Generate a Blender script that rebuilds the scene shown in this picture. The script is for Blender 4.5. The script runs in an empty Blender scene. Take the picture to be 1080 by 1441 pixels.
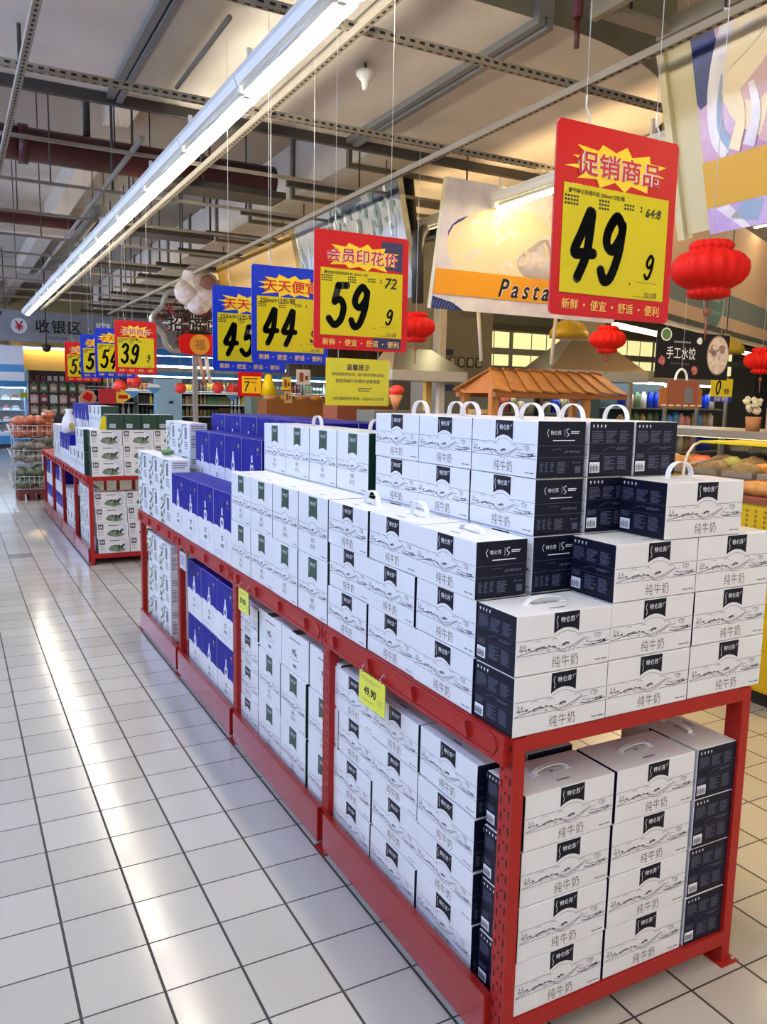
import bpy, bmesh, math, random
from mathutils import Vector, Matrix
random.seed(7)
SC = bpy.context.scene
COL = SC.collection
PI = math.pi

# ------------------------------------------------------------------ camera, world, exposure
cam = bpy.data.objects.new('camera', bpy.data.cameras.new('camera'))
COL.objects.link(cam)
cam.data.sensor_fit = 'HORIZONTAL'
cam.data.sensor_width = 36.0
cam.data.lens = 36.0 * 1131.3 / 1080.0
cam.data.clip_start = 0.02
cam.data.clip_end = 200
RIGHT = Vector((0.88153265, -0.47169186, 0.02017381))
UP = Vector((0.04756736, 0.13124764, 0.99020776))
FWD = Vector((0.4697207, 0.87194085, -0.13813621))
m4 = Matrix((RIGHT, UP, -FWD)).transposed().to_4x4()
m4.translation = Vector((0, 0, 1.486))
cam.matrix_world = m4
SC.camera = cam

SC.view_settings.view_transform = 'Standard'
SC.view_settings.look = 'None'
SC.view_settings.gamma = 1.0
SC.view_settings.use_curve_mapping = False
SC.view_settings.exposure = 1.6
SC.cycles.use_denoising = True
SC.cycles.max_bounces = 7
SC.cycles.diffuse_bounces = 4
SC.cycles.glossy_bounces = 3
SC.cycles.transmission_bounces = 4
SC.cycles.transparent_max_bounces = 8
SC.cycles.caustics_reflective = False
SC.cycles.caustics_refractive = False

LAMP_AISLE = 11.0      # strength of the lit tubes over the aisle
LAMP_COOL_FILL = 18.0        # unseen rows added on the left for cool light on the aisle faces
LAMP_DELI = 13.5        # rows over the deli counters
AMBIENT = 0.33

world = bpy.data.worlds.new('store_ambient')
SC.world = world
world.use_nodes = True
bg = world.node_tree.nodes['Background']
bg.inputs[0].default_value = (0.90, 0.94, 1.0, 1)
bg.inputs[1].default_value = AMBIENT

# ------------------------------------------------------------------ materials
def lin(h):
    h = h.lstrip('#')
    c = [int(h[i:i + 2], 16) / 255 for i in (0, 2, 4)]
    return tuple(v / 12.92 if v <= 0.04045 else ((v + 0.055) / 1.055) ** 2.4 for v in c) + (1,)

MATS = {}
def mat(name, col, rough=0.5, metal=0.0, spec=0.5, emit=0, noise=None, bump=0, alpha=1, coat=0, ecol=None):
    m = bpy.data.materials.new(name)
    m.use_nodes = True
    nt = m.node_tree
    b = nt.nodes['Principled BSDF']
    c = lin(col) if isinstance(col, str) else col
    b.inputs['Base Color'].default_value = c
    b.inputs['Roughness'].default_value = rough
    b.inputs['Metallic'].default_value = metal
    b.inputs['Specular IOR Level'].default_value = spec
    b.inputs['Coat Weight'].default_value = coat
    if emit:
        b.inputs['Emission Color'].default_value = lin(ecol) if ecol else c
        b.inputs['Emission Strength'].default_value = emit
    if alpha < 1:
        b.inputs['Alpha'].default_value = alpha
    if noise or bump:
        tc = nt.nodes.new('ShaderNodeTexCoord')
        nz = nt.nodes.new('ShaderNodeTexNoise')
        nz.inputs['Scale'].default_value = noise[1] if noise else 30
        nz.inputs['Detail'].default_value = 5
        nt.links.new(tc.outputs['Object'], nz.inputs['Vector'])
        if noise:
            cr = nt.nodes.new('ShaderNodeValToRGB')
            cr.color_ramp.elements[0].position = 0.35
            cr.color_ramp.elements[1].position = 0.65
            cr.color_ramp.elements[0].color = c
            cr.color_ramp.elements[1].color = lin(noise[0])
            nt.links.new(nz.outputs['Fac'], cr.inputs['Fac'])
            nt.links.new(cr.outputs['Color'], b.inputs['Base Color'])
        if bump:
            bp = nt.nodes.new('ShaderNodeBump')
            bp.inputs['Strength'].default_value = bump
            bp.inputs['Distance'].default_value = 0.01
            nt.links.new(nz.outputs['Fac'], bp.inputs['Height'])
            nt.links.new(bp.outputs['Normal'], b.inputs['Normal'])
    MATS[name] = m
    return m

mat('card_white', '#dfdedd', 0.42)
mat('card_cream', '#dcdad8', 0.42)
mat('print_navy', '#10111f', 0.42, spec=0.2)
mat('print_navy_side', '#0c0e22', 0.40, spec=0.22)
mat('print_grey', '#6b6b73', 0.5)
mat('print_dark', '#3a3a40', 0.5)
mat('print_bronze', '#7d7367', 0.5)
mat('print_pale', '#c9cad4', 0.5)
mat('navy_text', '#474a60', 0.5)
mat('navy_line', '#34384f', 0.5)
mat('white_print', '#e8e8ec', 0.5)
mat('print_green', '#1f4733', 0.4)
mat('print_green_side', '#123a2a', 0.4)
mat('print_blue', '#0d0f88', 0.5, spec=0.15)
mat('print_blue_dark', '#1d2070', 0.35)
mat('print_leaf', '#5c7a4a', 0.5, noise=('#8fa07e', 30))
mat('print_meadow', '#55684c', 0.5, noise=('#8b9a84', 40))
mat('print_gold', '#b5a24e', 0.5)
mat('handle_white', '#ececec', 0.35)
mat('red_paint', '#a3201a', 0.38, spec=0.3)
mat('red_kick', '#9a1c17', 0.16, spec=0.6)
mat('red_shade', '#a3201d', 0.4)
mat('slot_shade', '#0d0606', 0.8)  # flat dark fill, the shade inside hollow slots put into colour
mat('sign_red', '#c3121a', 0.35, spec=0.25)
mat('sign_blue', '#0f34b4', 0.35, spec=0.25)
mat('sign_yellow', '#dcc80c', 0.35, spec=0.25)
mat('sign_navy', '#1a1a50', 0.3)
mat('burst_yellow', '#f0c818', 0.35)
mat('ink_black', '#15130f', 0.4)
mat('ink_red', '#c0121a', 0.4)
mat('ink_gold', '#e8c060', 0.4)
mat('ink_olive', '#b9b24c', 0.4)
mat('note_yellow', '#d0c41a', 0.3)
mat('tag_yellow', '#dfe03a', 0.3)
mat('clear_film', '#e8ecee', 0.15, alpha=0.35)
mat('wire_white', '#c9c6bd', 0.4)
mat('steel', '#a8a599', 0.32, metal=0.55)
mat('steel_dull', '#7c7b70', 0.45, metal=0.35)
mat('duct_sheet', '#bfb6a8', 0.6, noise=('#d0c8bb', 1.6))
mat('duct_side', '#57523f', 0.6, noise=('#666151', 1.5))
mat('galvanised', '#7b7a78', 0.45, metal=0.6)
mat('rail_paint', '#8d8373', 0.5, metal=0.2)
mat('concrete', '#a39888', 0.9, noise=('#b5aa9b', 1.2))
mat('concrete_beam', '#bdb0a0', 0.9)
mat('rod_dark', '#38312b', 0.5)
mat('pipe_red', '#46161c', 0.45)
mat('conduit', '#8a847a', 0.5)
mat('lamp_housing', '#e6e6e0', 0.4)
mat('lamp_tube_off', '#d8d8cc', 0.2)
mat('lamp_aisle', '#ffffff', 0.4, emit=LAMP_AISLE, ecol='#fff6e2')
mat('lamp_cool_fill', '#ffffff', 0.4, emit=LAMP_COOL_FILL, ecol='#b2caff')
mat('lamp_deli', '#ffffff', 0.4, emit=LAMP_DELI, ecol='#ffdca6')
mat('lamp_kitchen', '#ffffff', 0.4, emit=7, ecol='#f2e6c0')
mat('lamp_warm', '#ffffff', 0.4, emit=5, ecol='#ffd9a0')
mat('lamp_fridge', '#ffffff', 0.4, emit=9, ecol='#dff0ff')
mat('poster_frame', '#c3b78e', 0.5)
mat('poster_mustard', '#c7982a', 0.4)
mat('poster_orange', '#e09a1e', 0.4)
mat('poster_cream', '#e2d2b4', 0.5, noise=('#e8d3a8', 6))
mat('poster_pale', '#cbc4cc', 0.4, noise=('#e6e0de', 5))
mat('poster_pink', '#b98aa8', 0.4, noise=('#cdb4c8', 5))
mat('poster_navy', '#20306e', 0.4)
mat('poster_slate', '#8fa0b8', 0.4)
mat('poster_rose', '#c9a3a4', 0.4)
mat('poster_mount', '#a9a9ac', 0.4, noise=('#8c9496', 6))
mat('poster_forest', '#4f7268', 0.4, noise=('#3d5a58', 15))
mat('poster_dusk', '#454a5c', 0.4)
mat('poster_lilac', '#a98cc0', 0.4, noise=('#c0a9d4', 6))
mat('lantern_red', '#cf1a10', 0.6, spec=0.15)
mat('lantern_dark', '#b01810', 0.6)
mat('wood', '#c58a48', 0.55, noise=('#b07436', 8))
mat('wood_dark', '#9a5f2a', 0.6)
mat('wood_red', '#8a4a32', 0.55)
mat('yellow_counter', '#d9b312', 0.35)
mat('yellow_dot', '#9a7a10', 0.5)
mat('bread', '#b87b3a', 0.7, noise=('#d09a58', 25), bump=0.3)
mat('dark_metal', '#2a2825', 0.5)
mat('black_sign', '#1b1818', 0.45, spec=0.2)
mat('dumpling', '#cdb8a8', 0.5, noise=('#e6d8cc', 30))
mat('plate_brown', '#96806e', 0.5)
mat('herb', '#5a8048', 0.6)
mat('meat', '#9a3a36', 0.5, noise=('#c88078', 40))
mat('food_red', '#a8372a', 0.5, noise=('#c8704a', 20))
mat('food_tan', '#b0946a', 0.6, noise=('#8c7a50', 20))
mat('food_green', '#6f7a3a', 0.6, noise=('#93934e', 20))
mat('fascia_orange', '#f2c59c', 0.6)
mat('fascia_grey', '#8f948a', 0.6)
mat('logo_green', '#7f9a8e', 0.5)
mat('lamp_shade_yellow', '#b99a1e', 0.4)
mat('wall_cream', '#cdb682', 0.7)
mat('wall_yellow', '#d8b25a', 0.7)
mat('wall_dark', '#413e37', 0.8)
mat('wall_grey', '#57544c', 0.7)
mat('wall_brown', '#6e553c', 0.7, noise=('#8a6a48', 2))
mat('hood_steel', '#9c9a90', 0.28, metal=0.9)
mat('panel_lit', '#e6e0a0', 0.5, emit=0.35)
mat('sign_grey', '#8d8f94', 0.5)
mat('sign_white', '#e8e8ea', 0.5)
mat('fridge_white', '#dfe6ea', 0.35)
mat('fridge_blue', '#4a9ad0', 0.35)
mat('fridge_teal', '#3d5555', 0.45)
mat('fridge_dark', '#2a3438', 0.5)
mat('panel_blue', '#a9cfe2', 0.4)
mat('balloon_red', '#e23a2e', 0.35)
mat('flag_blue', '#4a8ad0', 0.4)
mat('fluff_white', '#d6d0cf', 0.9, bump=1.0, noise=('#bfb4b4', 14))
mat('fluff_brown', '#8d6a64', 0.9)
mat('ring_steel', '#9a9a98', 0.35, metal=0.5)
mat('lattice_red', '#7a1822', 0.5)
mat('coin_gold', '#d8942a', 0.4)
mat('basket_wire', '#c9cac6', 0.4)
mat('packet_red', '#a04f35', 0.35, noise=('#c47a55', 18), bump=0.4)
mat('packet_grey', '#6f675a', 0.4, noise=('#999486', 16), bump=0.5)
mat('packet_green', '#56603f', 0.4, noise=('#80826a', 16), bump=0.5)
mat('pallet_red', '#6f2a22', 0.6)
mat('cable_cream', '#d8d4c8', 0.5)
mat('flower_cream', '#e9e2c4', 0.6)
mat('vase_tan', '#c58a5e', 0.5)
mat('menu_card', '#c9a49a', 0.4)
for nm, c in (('goods_red', '#8c3a34'), ('goods_brown', '#6a4a38'), ('goods_olive', '#6c6a3e'), ('goods_tan', '#a88a62'), ('goods_white', '#c9c4bc'), ('goods_green', '#4f7048'), ('goods_black', '#33292a'), ('goods_pink', '#d89a94'), ('goods_yellow', '#d0a83c')):
    mat(nm, c, 0.45)
g = mat('glass', '#2c2c2c', 0.03, alpha=0.08)

# floor tiles: 20 cm white glazed tiles, dark joints
def floor_material():
    m = bpy.data.materials.new('floor_tiles'); m.use_nodes = True
    nt = m.node_tree; N = nt.nodes; Lk = nt.links
    b = N['Principled BSDF']
    geo = N.new('ShaderNodeNewGeometry')
    sep = N.new('ShaderNodeSeparateXYZ'); Lk.new(geo.outputs['Position'], sep.inputs[0])
    def math_(op, a, bb=None, cc=None):
        n = N.new('ShaderNodeMath'); n.operation = op
        for i, v in enumerate((a, bb, cc)):
            if v is None: continue
            if isinstance(v, (int, float)): n.inputs[i].default_value = v
            else: Lk.new(v, n.inputs[i])
        return n.outputs[0]
    def edge(o, off, w):
        q = math_('DIVIDE', math_('SUBTRACT', o, off), 0.2)
        fr = math_('FRACT', q)
        d = math_('MINIMUM', fr, math_('SUBTRACT', 1.0, fr))
        return math_('LESS_THAN', d, w / 0.2 / 2), math_('FLOOR', q)
    ex, fx = edge(sep.outputs[0], 0.2087, 0.0072)
    ey, fy = edge(sep.outputs[1], 1.8654, 0.0050)
    grout = math_('MAXIMUM', ex, ey)
    cmb = N.new('ShaderNodeCombineXYZ'); Lk.new(fx, cmb.inputs[0]); Lk.new(fy, cmb.inputs[1])
    wn = N.new('ShaderNodeTexWhiteNoise'); Lk.new(cmb.outputs[0], wn.inputs['Vector'])
    nz = N.new('ShaderNodeTexNoise'); nz.inputs['Scale'].default_value = 2.2; nz.inputs['Detail'].default_value = 4
    Lk.new(geo.outputs['Position'], nz.inputs['Vector'])
    r1 = N.new('ShaderNodeValToRGB')
    r1.color_ramp.elements[0].color = lin('#b5aea0'); r1.color_ramp.elements[1].color = lin('#c0b9ab')
    Lk.new(wn.outputs['Value'], r1.inputs['Fac'])
    # one worn, darker tile further down the aisle
    dx = math_('LESS_THAN', math_('ABSOLUTE', math_('SUBTRACT', fx, 1.0)), 0.5)
    dy = math_('LESS_THAN', math_('ABSOLUTE', math_('SUBTRACT', fy, 30.0)), 0.5)
    worn = math_('MULTIPLY', dx, dy)
    mx0 = N.new('ShaderNodeMix'); mx0.data_type = 'RGBA'
    Lk.new(math_('MULTIPLY', worn, math_('MULTIPLY', nz.outputs['Fac'], 1.3)), mx0.inputs[0]); Lk.new(r1.outputs[0], mx0.inputs[6]); mx0.inputs[7].default_value = lin('#5e5c56')
    mx = N.new('ShaderNodeMix'); mx.data_type = 'RGBA'
    Lk.new(grout, mx.inputs[0]); Lk.new(mx0.outputs[2], mx.inputs[6]); mx.inputs[7].default_value = lin('#35302b')
    Lk.new(mx.outputs[2], b.inputs['Base Color'])
    rr = N.new('ShaderNodeMapRange'); Lk.new(nz.outputs['Fac'], rr.inputs[0])
    rr.inputs[1].default_value = 0.3; rr.inputs[2].default_value = 0.7; rr.inputs[3].default_value = 0.10; rr.inputs[4].default_value = 0.19
    Lk.new(math_('ADD', rr.outputs[0], math_('MULTIPLY', grout, 0.5)), b.inputs['Roughness'])
    bp = N.new('ShaderNodeBump'); bp.inputs['Strength'].default_value = 0.25; bp.inputs['Distance'].default_value = 0.004
    nb = N.new('ShaderNodeTexNoise'); nb.inputs['Scale'].default_value = 9; Lk.new(geo.outputs['Position'], nb.inputs['Vector'])
    Lk.new(math_('SUBTRACT', math_('MULTIPLY', nb.outputs['Fac'], 0.5), math_('MULTIPLY', grout, 0.5)), bp.inputs['Height'])
    Lk.new(bp.outputs[0], b.inputs['Normal'])
    b.inputs['Specular IOR Level'].default_value = 0.42
    MATS['floor_tiles'] = m
floor_material()

# ------------------------------------------------------------------ mesh builder
class MB:
    def __init__(self):
        self.v = []; self.f = []; self.mi = []; self.names = []; self.smooth = []
    def mid(self, name):
        if name not in self.names: self.names.append(name)
        return self.names.index(name)
    def face(self, pts, m, smooth=False):
        b = len(self.v); self.v += [tuple(p) for p in pts]
        self.f.append(tuple(range(b, b + len(pts)))); self.mi.append(self.mid(m)); self.smooth.append(smooth)
    def add(self, verts, faces, m, smooth=False):
        b = len(self.v); self.v += [tuple(p) for p in verts]; k = self.mid(m)
        for f in faces:
            self.f.append(tuple(i + b for i in f)); self.mi.append(k); self.smooth.append(smooth)
    def box(self, x0, y0, z0, x1, y1, z1, m, faces=None):
        """faces: dict of '-x','+x','-y','+y','-z','+z' -> material override"""
        p = [(x0, y0, z0), (x1, y0, z0), (x1, y1, z0), (x0, y1, z0), (x0, y0, z1), (x1, y0, z1), (x1, y1, z1), (x0, y1, z1)]
        F = {'-z': (0, 3, 2, 1), '+z': (4, 5, 6, 7), '-y': (0, 1, 5, 4), '+x': (1, 2, 6, 5), '+y': (2, 3, 7, 6), '-x': (3, 0, 4, 7)}
        b = len(self.v); self.v += p
        for k, f in F.items():
            self.f.append(tuple(i + b for i in f)); self.mi.append(self.mid((faces or {}).get(k, m))); self.smooth.append(False)
    def bbox(self, x0, y0, z0, x1, y1, z1, m, r=0.002, faces=None):
        """box with bevelled edges"""
        bm = bmesh.new(); bmesh.ops.create_cube(bm, size=1)
        for v in bm.verts:
            v.co = Vector((x0 + (v.co.x + .5) * (x1 - x0), y0 + (v.co.y + .5) * (y1 - y0), z0 + (v.co.z + .5) * (z1 - z0)))
        bmesh.ops.bevel(bm, geom=bm.edges[:], offset=r, segments=2, affect='EDGES', profile=0.5)
        bm.normal_update(); bm.verts.index_update()
        b = len(self.v); self.v += [tuple(v.co) for v in bm.verts]
        for f in bm.faces:
            n = f.normal; a = max(range(3), key=lambda i: abs(n[i])); k = ('+' if n[a] > 0 else '-') + 'xyz'[a]
            self.f.append(tuple(v.index + b for v in f.verts)); self.mi.append(self.mid((faces or {}).get(k, m))); self.smooth.append(False)
        bm.free()
    def tube(self, pts, r, m, n=8, caps=True, r2=None):
        pts = [Vector(p) for p in pts]; rings = []
        up = None
        for i, p in enumerate(pts):
            d = (pts[min(i + 1, len(pts) - 1)] - pts[max(i - 1, 0)]).normalized()
            if up is None:
                up = Vector((0, 0, 1)) if abs(d.z) < 0.9 else Vector((1, 0, 0))
            a = d.cross(up).normalized(); up2 = a.cross(d).normalized(); up = up2
            rr = r if r2 is None else r + (r2 - r) * i / (len(pts) - 1)
            rings.append([p + (a * math.cos(2 * PI * k / n) + up2 * math.sin(2 * PI * k / n)) * rr for k in range(n)])
        b = len(self.v); k0 = self.mid(m)
        for rg in rings: self.v += [tuple(q) for q in rg]
        for i in range(len(rings) - 1):
            for k in range(n):
                self.f.append((b + i * n + k, b + i * n + (k + 1) % n, b + (i + 1) * n + (k + 1) % n, b + (i + 1) * n + k)); self.mi.append(k0); self.smooth.append(True)
        if caps:
            self.f.append(tuple(b + k for k in range(n))[::-1]); self.mi.append(k0); self.smooth.append(False)
            e = b + (len(rings) - 1) * n
            self.f.append(tuple(e + k for k in range(n))); self.mi.append(k0); self.smooth.append(False)
    def lathe(self, prof, m, n=20, c=(0, 0, 0), rib=0, ribn=0, smooth=True):
        b = len(self.v); k0 = self.mid(m)
        for (r, z) in prof:
            for k in range(n):
                a = 2 * PI * k / n
                rr = r * (1 + rib * math.cos(ribn * a)) if ribn else r
                self.v.append((c[0] + rr * math.cos(a), c[1] + rr * math.sin(a), c[2] + z))
        for i in range(len(prof) - 1):
            for k in range(n):
                self.f.append((b + i * n + k, b + i * n + (k + 1) % n, b + (i + 1) * n + (k + 1) % n, b + (i + 1) * n + k)); self.mi.append(k0); self.smooth.append(smooth)
        for e, rev in ((0, True), (len(prof) - 1, False)):
            if prof[e][0] > 1e-4:
                t = tuple(b + e * n + k for k in range(n)); self.f.append(t[::-1] if rev else t); self.mi.append(k0); self.smooth.append(False)
    def prism(self, pts, o, u, v, w, m):
        """2D outline pts on plane (o,u,v), extruded by vector w"""
        o, u, v, w = Vector(o), Vector(u), Vector(v), Vector(w)
        a = [o + u * p[0] + v * p[1] for p in pts]; n = len(a)
        self.face(a, m); self.face([p + w for p in a][::-1], m)
        for i in range(n):
            j = (i + 1) % n; self.face([a[j], a[i], a[i] + w, a[j] + w], m)
    def ico(self, c, r, m, sub=2, sc=(1, 1, 1), jit=0, smooth=True):
        bm = bmesh.new(); bmesh.ops.create_icosphere(bm, subdivisions=sub, radius=1)
        bm.verts.index_update()
        vs = []
        for v in bm.verts:
            k = 1 + random.uniform(-jit, jit); vs.append((c[0] + v.co.x * r * sc[0] * k, c[1] + v.co.y * r * sc[1] * k, c[2] + v.co.z * r * sc[2] * k))
        self.add(vs, [tuple(v.index for v in f.verts) for f in bm.faces], m, smooth); bm.free()
    def plane(self, geom, o, u, v, m):
        """2D geometry (verts, faces) laid on the plane o + u*x + v*y"""
        o, u, v = Vector(o), Vector(u), Vector(v)
        n = u.cross(v)
        self.add([o + u * p[0] + v * p[1] + n * (p[2] if len(p) > 2 else 0) for p in geom[0]], geom[1], m)
    def mesh(self, name):
        me = bpy.data.meshes.new(name); me.from_pydata(self.v, [], self.f)
        for n in self.names: me.materials.append(MATS[n])
        me.polygons.foreach_set('material_index', self.mi)
        me.polygons.foreach_set('use_smooth', self.smooth)
        me.update(); return me
    def build(self, name, parent=None, loc=None, rz=0):
        o = bpy.data.objects.new(name, self.mesh(name)); COL.objects.link(o)
        if parent: o.parent = parent
        if loc: o.location = loc
        o.rotation_euler.z = rz
        return o

def tag(o, label, cat, group=None):
    o['label'] = label; o['category'] = cat
    if group: o['group'] = group
    return o
def thing(name, label, cat, loc=(0, 0, 0), rz=0, group=None, rx=0):
    o = bpy.data.objects.new(name, None); COL.objects.link(o)
    o.empty_display_size = 0.1; o.location = loc
    o.rotation_euler = (rx, 0, rz)
    return tag(o, label, cat, group)
def solo(mb, name, label, cat, loc=(0, 0, 0), rz=0, group=None):
    return tag(mb.build(name, None, loc, rz), label, cat, group)
def struct(mb, name, loc=None):
    o = mb.build(name, None, loc); o['kind'] = 'structure'; return o
def clone(root, loc, rz=0, label=None):
    r = root.copy(); COL.objects.link(r); r.location = loc; r.rotation_euler.z = rz
    if label: r['label'] = label
    for ch in root.children:
        c = ch.copy(); COL.objects.link(c); c.parent = r
        for gch in ch.children:
            d = gch.copy(); COL.objects.link(d); d.parent = c
    return r

# ------------------------------------------------------------------ lettering and drawn marks (2D geometry)
_TX = {}
def text2(s, w=None, h=None, bold=0.0, shear=0.0, space=1.0):
    """outline of a string as 2D geometry centred on 0,0; fitted to width w and / or height h"""
    key = (s, bold, shear, space)
    if key not in _TX:
        c = bpy.data.curves.new('lettering', 'FONT'); c.body = s; c.size = 1; c.shear = shear; c.space_character = space
        c.resolution_u = 2
        o = bpy.data.objects.new('lettering', c); COL.objects.link(o)
        bpy.context.view_layer.update()
        e = o.evaluated_get(bpy.context.evaluated_depsgraph_get()); me = e.to_mesh()
        V = [(v.co.x, v.co.y) for v in me.vertices]; F = [tuple(p.vertices) for p in me.polygons]
        e.to_mesh_clear(); bpy.data.objects.remove(o); bpy.data.curves.remove(c)
        _TX[key] = (V, F)
        if bold > 0:
            # heavier strokes: the outline laid over itself, shifted around a small circle
            V, F = _TX[key]; gs = [(V, F)] + [([(p[0] + bold * math.cos(k * PI / 3), p[1] + bold * math.sin(k * PI / 3), 3e-5 * (k + 1)) for p in V], F) for k in range(6)]
            VV = []; FF = []
            for v_, f_ in gs:
                b = len(VV); VV += v_; FF += [tuple(i + b for i in q) for q in f_]
            _TX[key] = (VV, FF)
    V, F = _TX[key]
    x0, x1 = min(p[0] for p in V), max(p[0] for p in V); y0, y1 = min(p[1] for p in V), max(p[1] for p in V)
    sx = w / (x1 - x0) if w else None; sy = h / (y1 - y0) if h else None
    sx = sx or sy; sy = sy or sx
    return [((p[0] - (x0 + x1) / 2) * sx, (p[1] - (y0 + y1) / 2) * sy, p[2] if len(p) > 2 else 0) for p in V], F
def mv(g, dx, dy):
    return [(p[0] + dx, p[1] + dy) + tuple(p[2:]) for p in g[0]], g[1]
def join(gs):
    V = []; F = []
    for g_ in gs:
        b = len(V); V += g_[0]; F += [tuple(i + b for i in f) for f in g_[1]]
    return V, F
def rect(x0, y0, x1, y1):
    return [(x0, y0), (x1, y0), (x1, y1), (x0, y1)], [(0, 1, 2, 3)]
def rrect(x0, y0, x1, y1, r, n=4):
    p = []
    for cx, cy, a0 in ((x1 - r, y1 - r, 0), (x0 + r, y1 - r, 90), (x0 + r, y0 + r, 180), (x1 - r, y0 + r, 270)):
        for k in range(n + 1):
            a = math.radians(a0 + 90 * k / n); p.append((cx + r * math.cos(a), cy + r * math.sin(a)))
    return p
def line2(pts, w, w2=None):
    V = []; F = []; n = len(pts)
    for i in range(n):
        a = pts[max(i - 1, 0)]; b = pts[min(i + 1, n - 1)]; dx, dy = b[0] - a[0], b[1] - a[1]; L = math.hypot(dx, dy) or 1
        ww = (w if w2 is None else w + (w2 - w) * i / (n - 1)) / 2
        V += [(pts[i][0] - dy / L * ww, pts[i][1] + dx / L * ww), (pts[i][0] + dy / L * ww, pts[i][1] - dx / L * ww)]
        if i: F.append((2 * i - 2, 2 * i - 1, 2 * i + 1, 2 * i))
    return V, F
def disc2(cx, cy, rx, ry=None, n=20, a0=0, a1=360):
    ry = ry or rx
    return [(cx + rx * math.cos(math.radians(a0 + (a1 - a0) * k / n)), cy + ry * math.sin(math.radians(a0 + (a1 - a0) * k / n))) for k in range(n + (a1 - a0 < 360))], [tuple(range(n + (a1 - a0 < 360)))]
def stroke(pts, w):
    """brush stroke with round ends and joints"""
    gs = []
    for i in range(len(pts) - 1): gs.append(line2([pts[i], pts[i + 1]], w))
    for p in pts: gs.append(disc2(p[0], p[1], w / 2, n=10))
    return join(gs)
def curve(pts, n=6):
    """Catmull-Rom through points"""
    out = []
    P = [pts[0]] + list(pts) + [pts[-1]]
    for i in range(1, len(P) - 2):
        for k in range(n):
            t = k / n; a, b, c, d = P[i - 1], P[i], P[i + 1], P[i + 2]
            out.append(tuple(0.5 * (2 * b[j] + (c[j] - a[j]) * t + (2 * a[j] - 5 * b[j] + 4 * c[j] - d[j]) * t * t + (3 * b[j] - a[j] - 3 * c[j] + d[j]) * t ** 3) for j in (0, 1)))
    out.append(tuple(pts[-1])); return out
DIGITS = {  # brush numerals in a unit box, 1 wide 1.6 high
    '0': [[(.5, 1.5), (.15, 1.1), (.1, .6), (.35, .1), (.7, .25), (.85, .8), (.8, 1.3), (.5, 1.5)]],
    '1': [[(.3, 1.2), (.6, 1.5), (.5, .1)]],
    '3': [[(.15, 1.3), (.45, 1.52), (.8, 1.35), (.7, 1.0), (.4, .85)], [(.4, .85), (.75, .7), (.8, .35), (.45, .08), (.08, .3)]],
    '4': [[(.62, 1.52), (.35, 1.05), (.1, .62), (.5, .6), (.95, .62)], [(.72, 1.5), (.7, .9), (.62, .5), (.35, .06)]],
    '5': [[(.95, 1.5), (.45, 1.48)], [(.45, 1.48), (.3, .9)], [(.3, .9), (.6, 1.0), (.85, .75), (.75, .3), (.4, .08), (.05, .3)]],
    '6': [[(.8, 1.45), (.4, 1.2), (.12, .6), (.35, .1), (.75, .25), (.75, .65), (.45, .8), (.15, .5)]],
    '7': [[(.1, 1.4), (.9, 1.48), (.6, .8), (.35, .08)]],
    '8': [[(.75, 1.35), (.45, 1.52), (.2, 1.25), (.5, .85), (.8, .4), (.5, .08), (.15, .35), (.5, .85), (.8, 1.2), (.75, 1.35)]],
    '9': [[(.85, 1.3), (.55, 1.52), (.22, 1.2), (.2, .9), (.5, .78), (.82, 1.1), (.85, 1.35), (.8, .75), (.55, .2), (.25, .08), (.05, .3)]],
}
def digit2(ch, x, y, w, h, thick):
    gs = []
    for s in DIGITS[ch]:
        c_ = curve(s, 5) if len(s) > 2 else s
        c_ = [(x + p[0] * w + 0.12 * w * (p[1] - .8), y + p[1] / 1.6 * h) for p in c_]
        gs.append(stroke(c_, thick))
    return join(gs)
def blob2(cx, cy, rx, ry, n=16, j=0.15, seed=0):
    R = random.Random(seed)
    return [(cx + rx * (1 + R.uniform(-j, j)) * math.cos(2 * PI * k / n), cy + ry * (1 + R.uniform(-j, j)) * math.sin(2 * PI * k / n)) for k in range(n)], [tuple(range(n))]
def burst2(cx, cy, rx, ry, n=16, seed=1, inner=0.68):
    R = random.Random(seed); V = []
    for k in range(2 * n):
        a = PI * k / n; s = (1.0 + R.uniform(-.08, .1)) if k % 2 == 0 else inner + R.uniform(-.05, .05)
        sq = 1 / max(abs(math.cos(a)), abs(math.sin(a))) ** 0.45
        V.append((cx + rx * s * math.cos(a) * min(sq, 1.2), cy + ry * s * math.sin(a) * min(sq, 1.2)))
    return [(cx, cy)] + V, [(0, 1 + k, 1 + (k + 1) % (2 * n)) for k in range(2 * n)]
def cow2(x, y, s, flip=1):
    q = lambda pts: ([(x + flip * p[0] * s, y + p[1] * s) for p in pts], [tuple(range(len(pts)))])
    return join([q([(-.5, .35), (-.45, .7), (.35, .75), (.5, .6), (.45, .3), (0, .25)]), q([(.4, .6), (.62, .95), (.85, .9), (.95, .65), (.75, .55), (.5, .45)]),
                 q([(-.48, .4), (-.5, -.1), (-.38, -.1), (-.3, .35)]), q([(-.2, .3), (-.25, -.1), (-.14, -.1), (-.05, .3)]), q([(.2, .3), (.2, -.1), (.3, -.1), (.35, .35)]), q([(.38, .35), (.42, -.1), (.52, -.1), (.48, .4)])])

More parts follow.
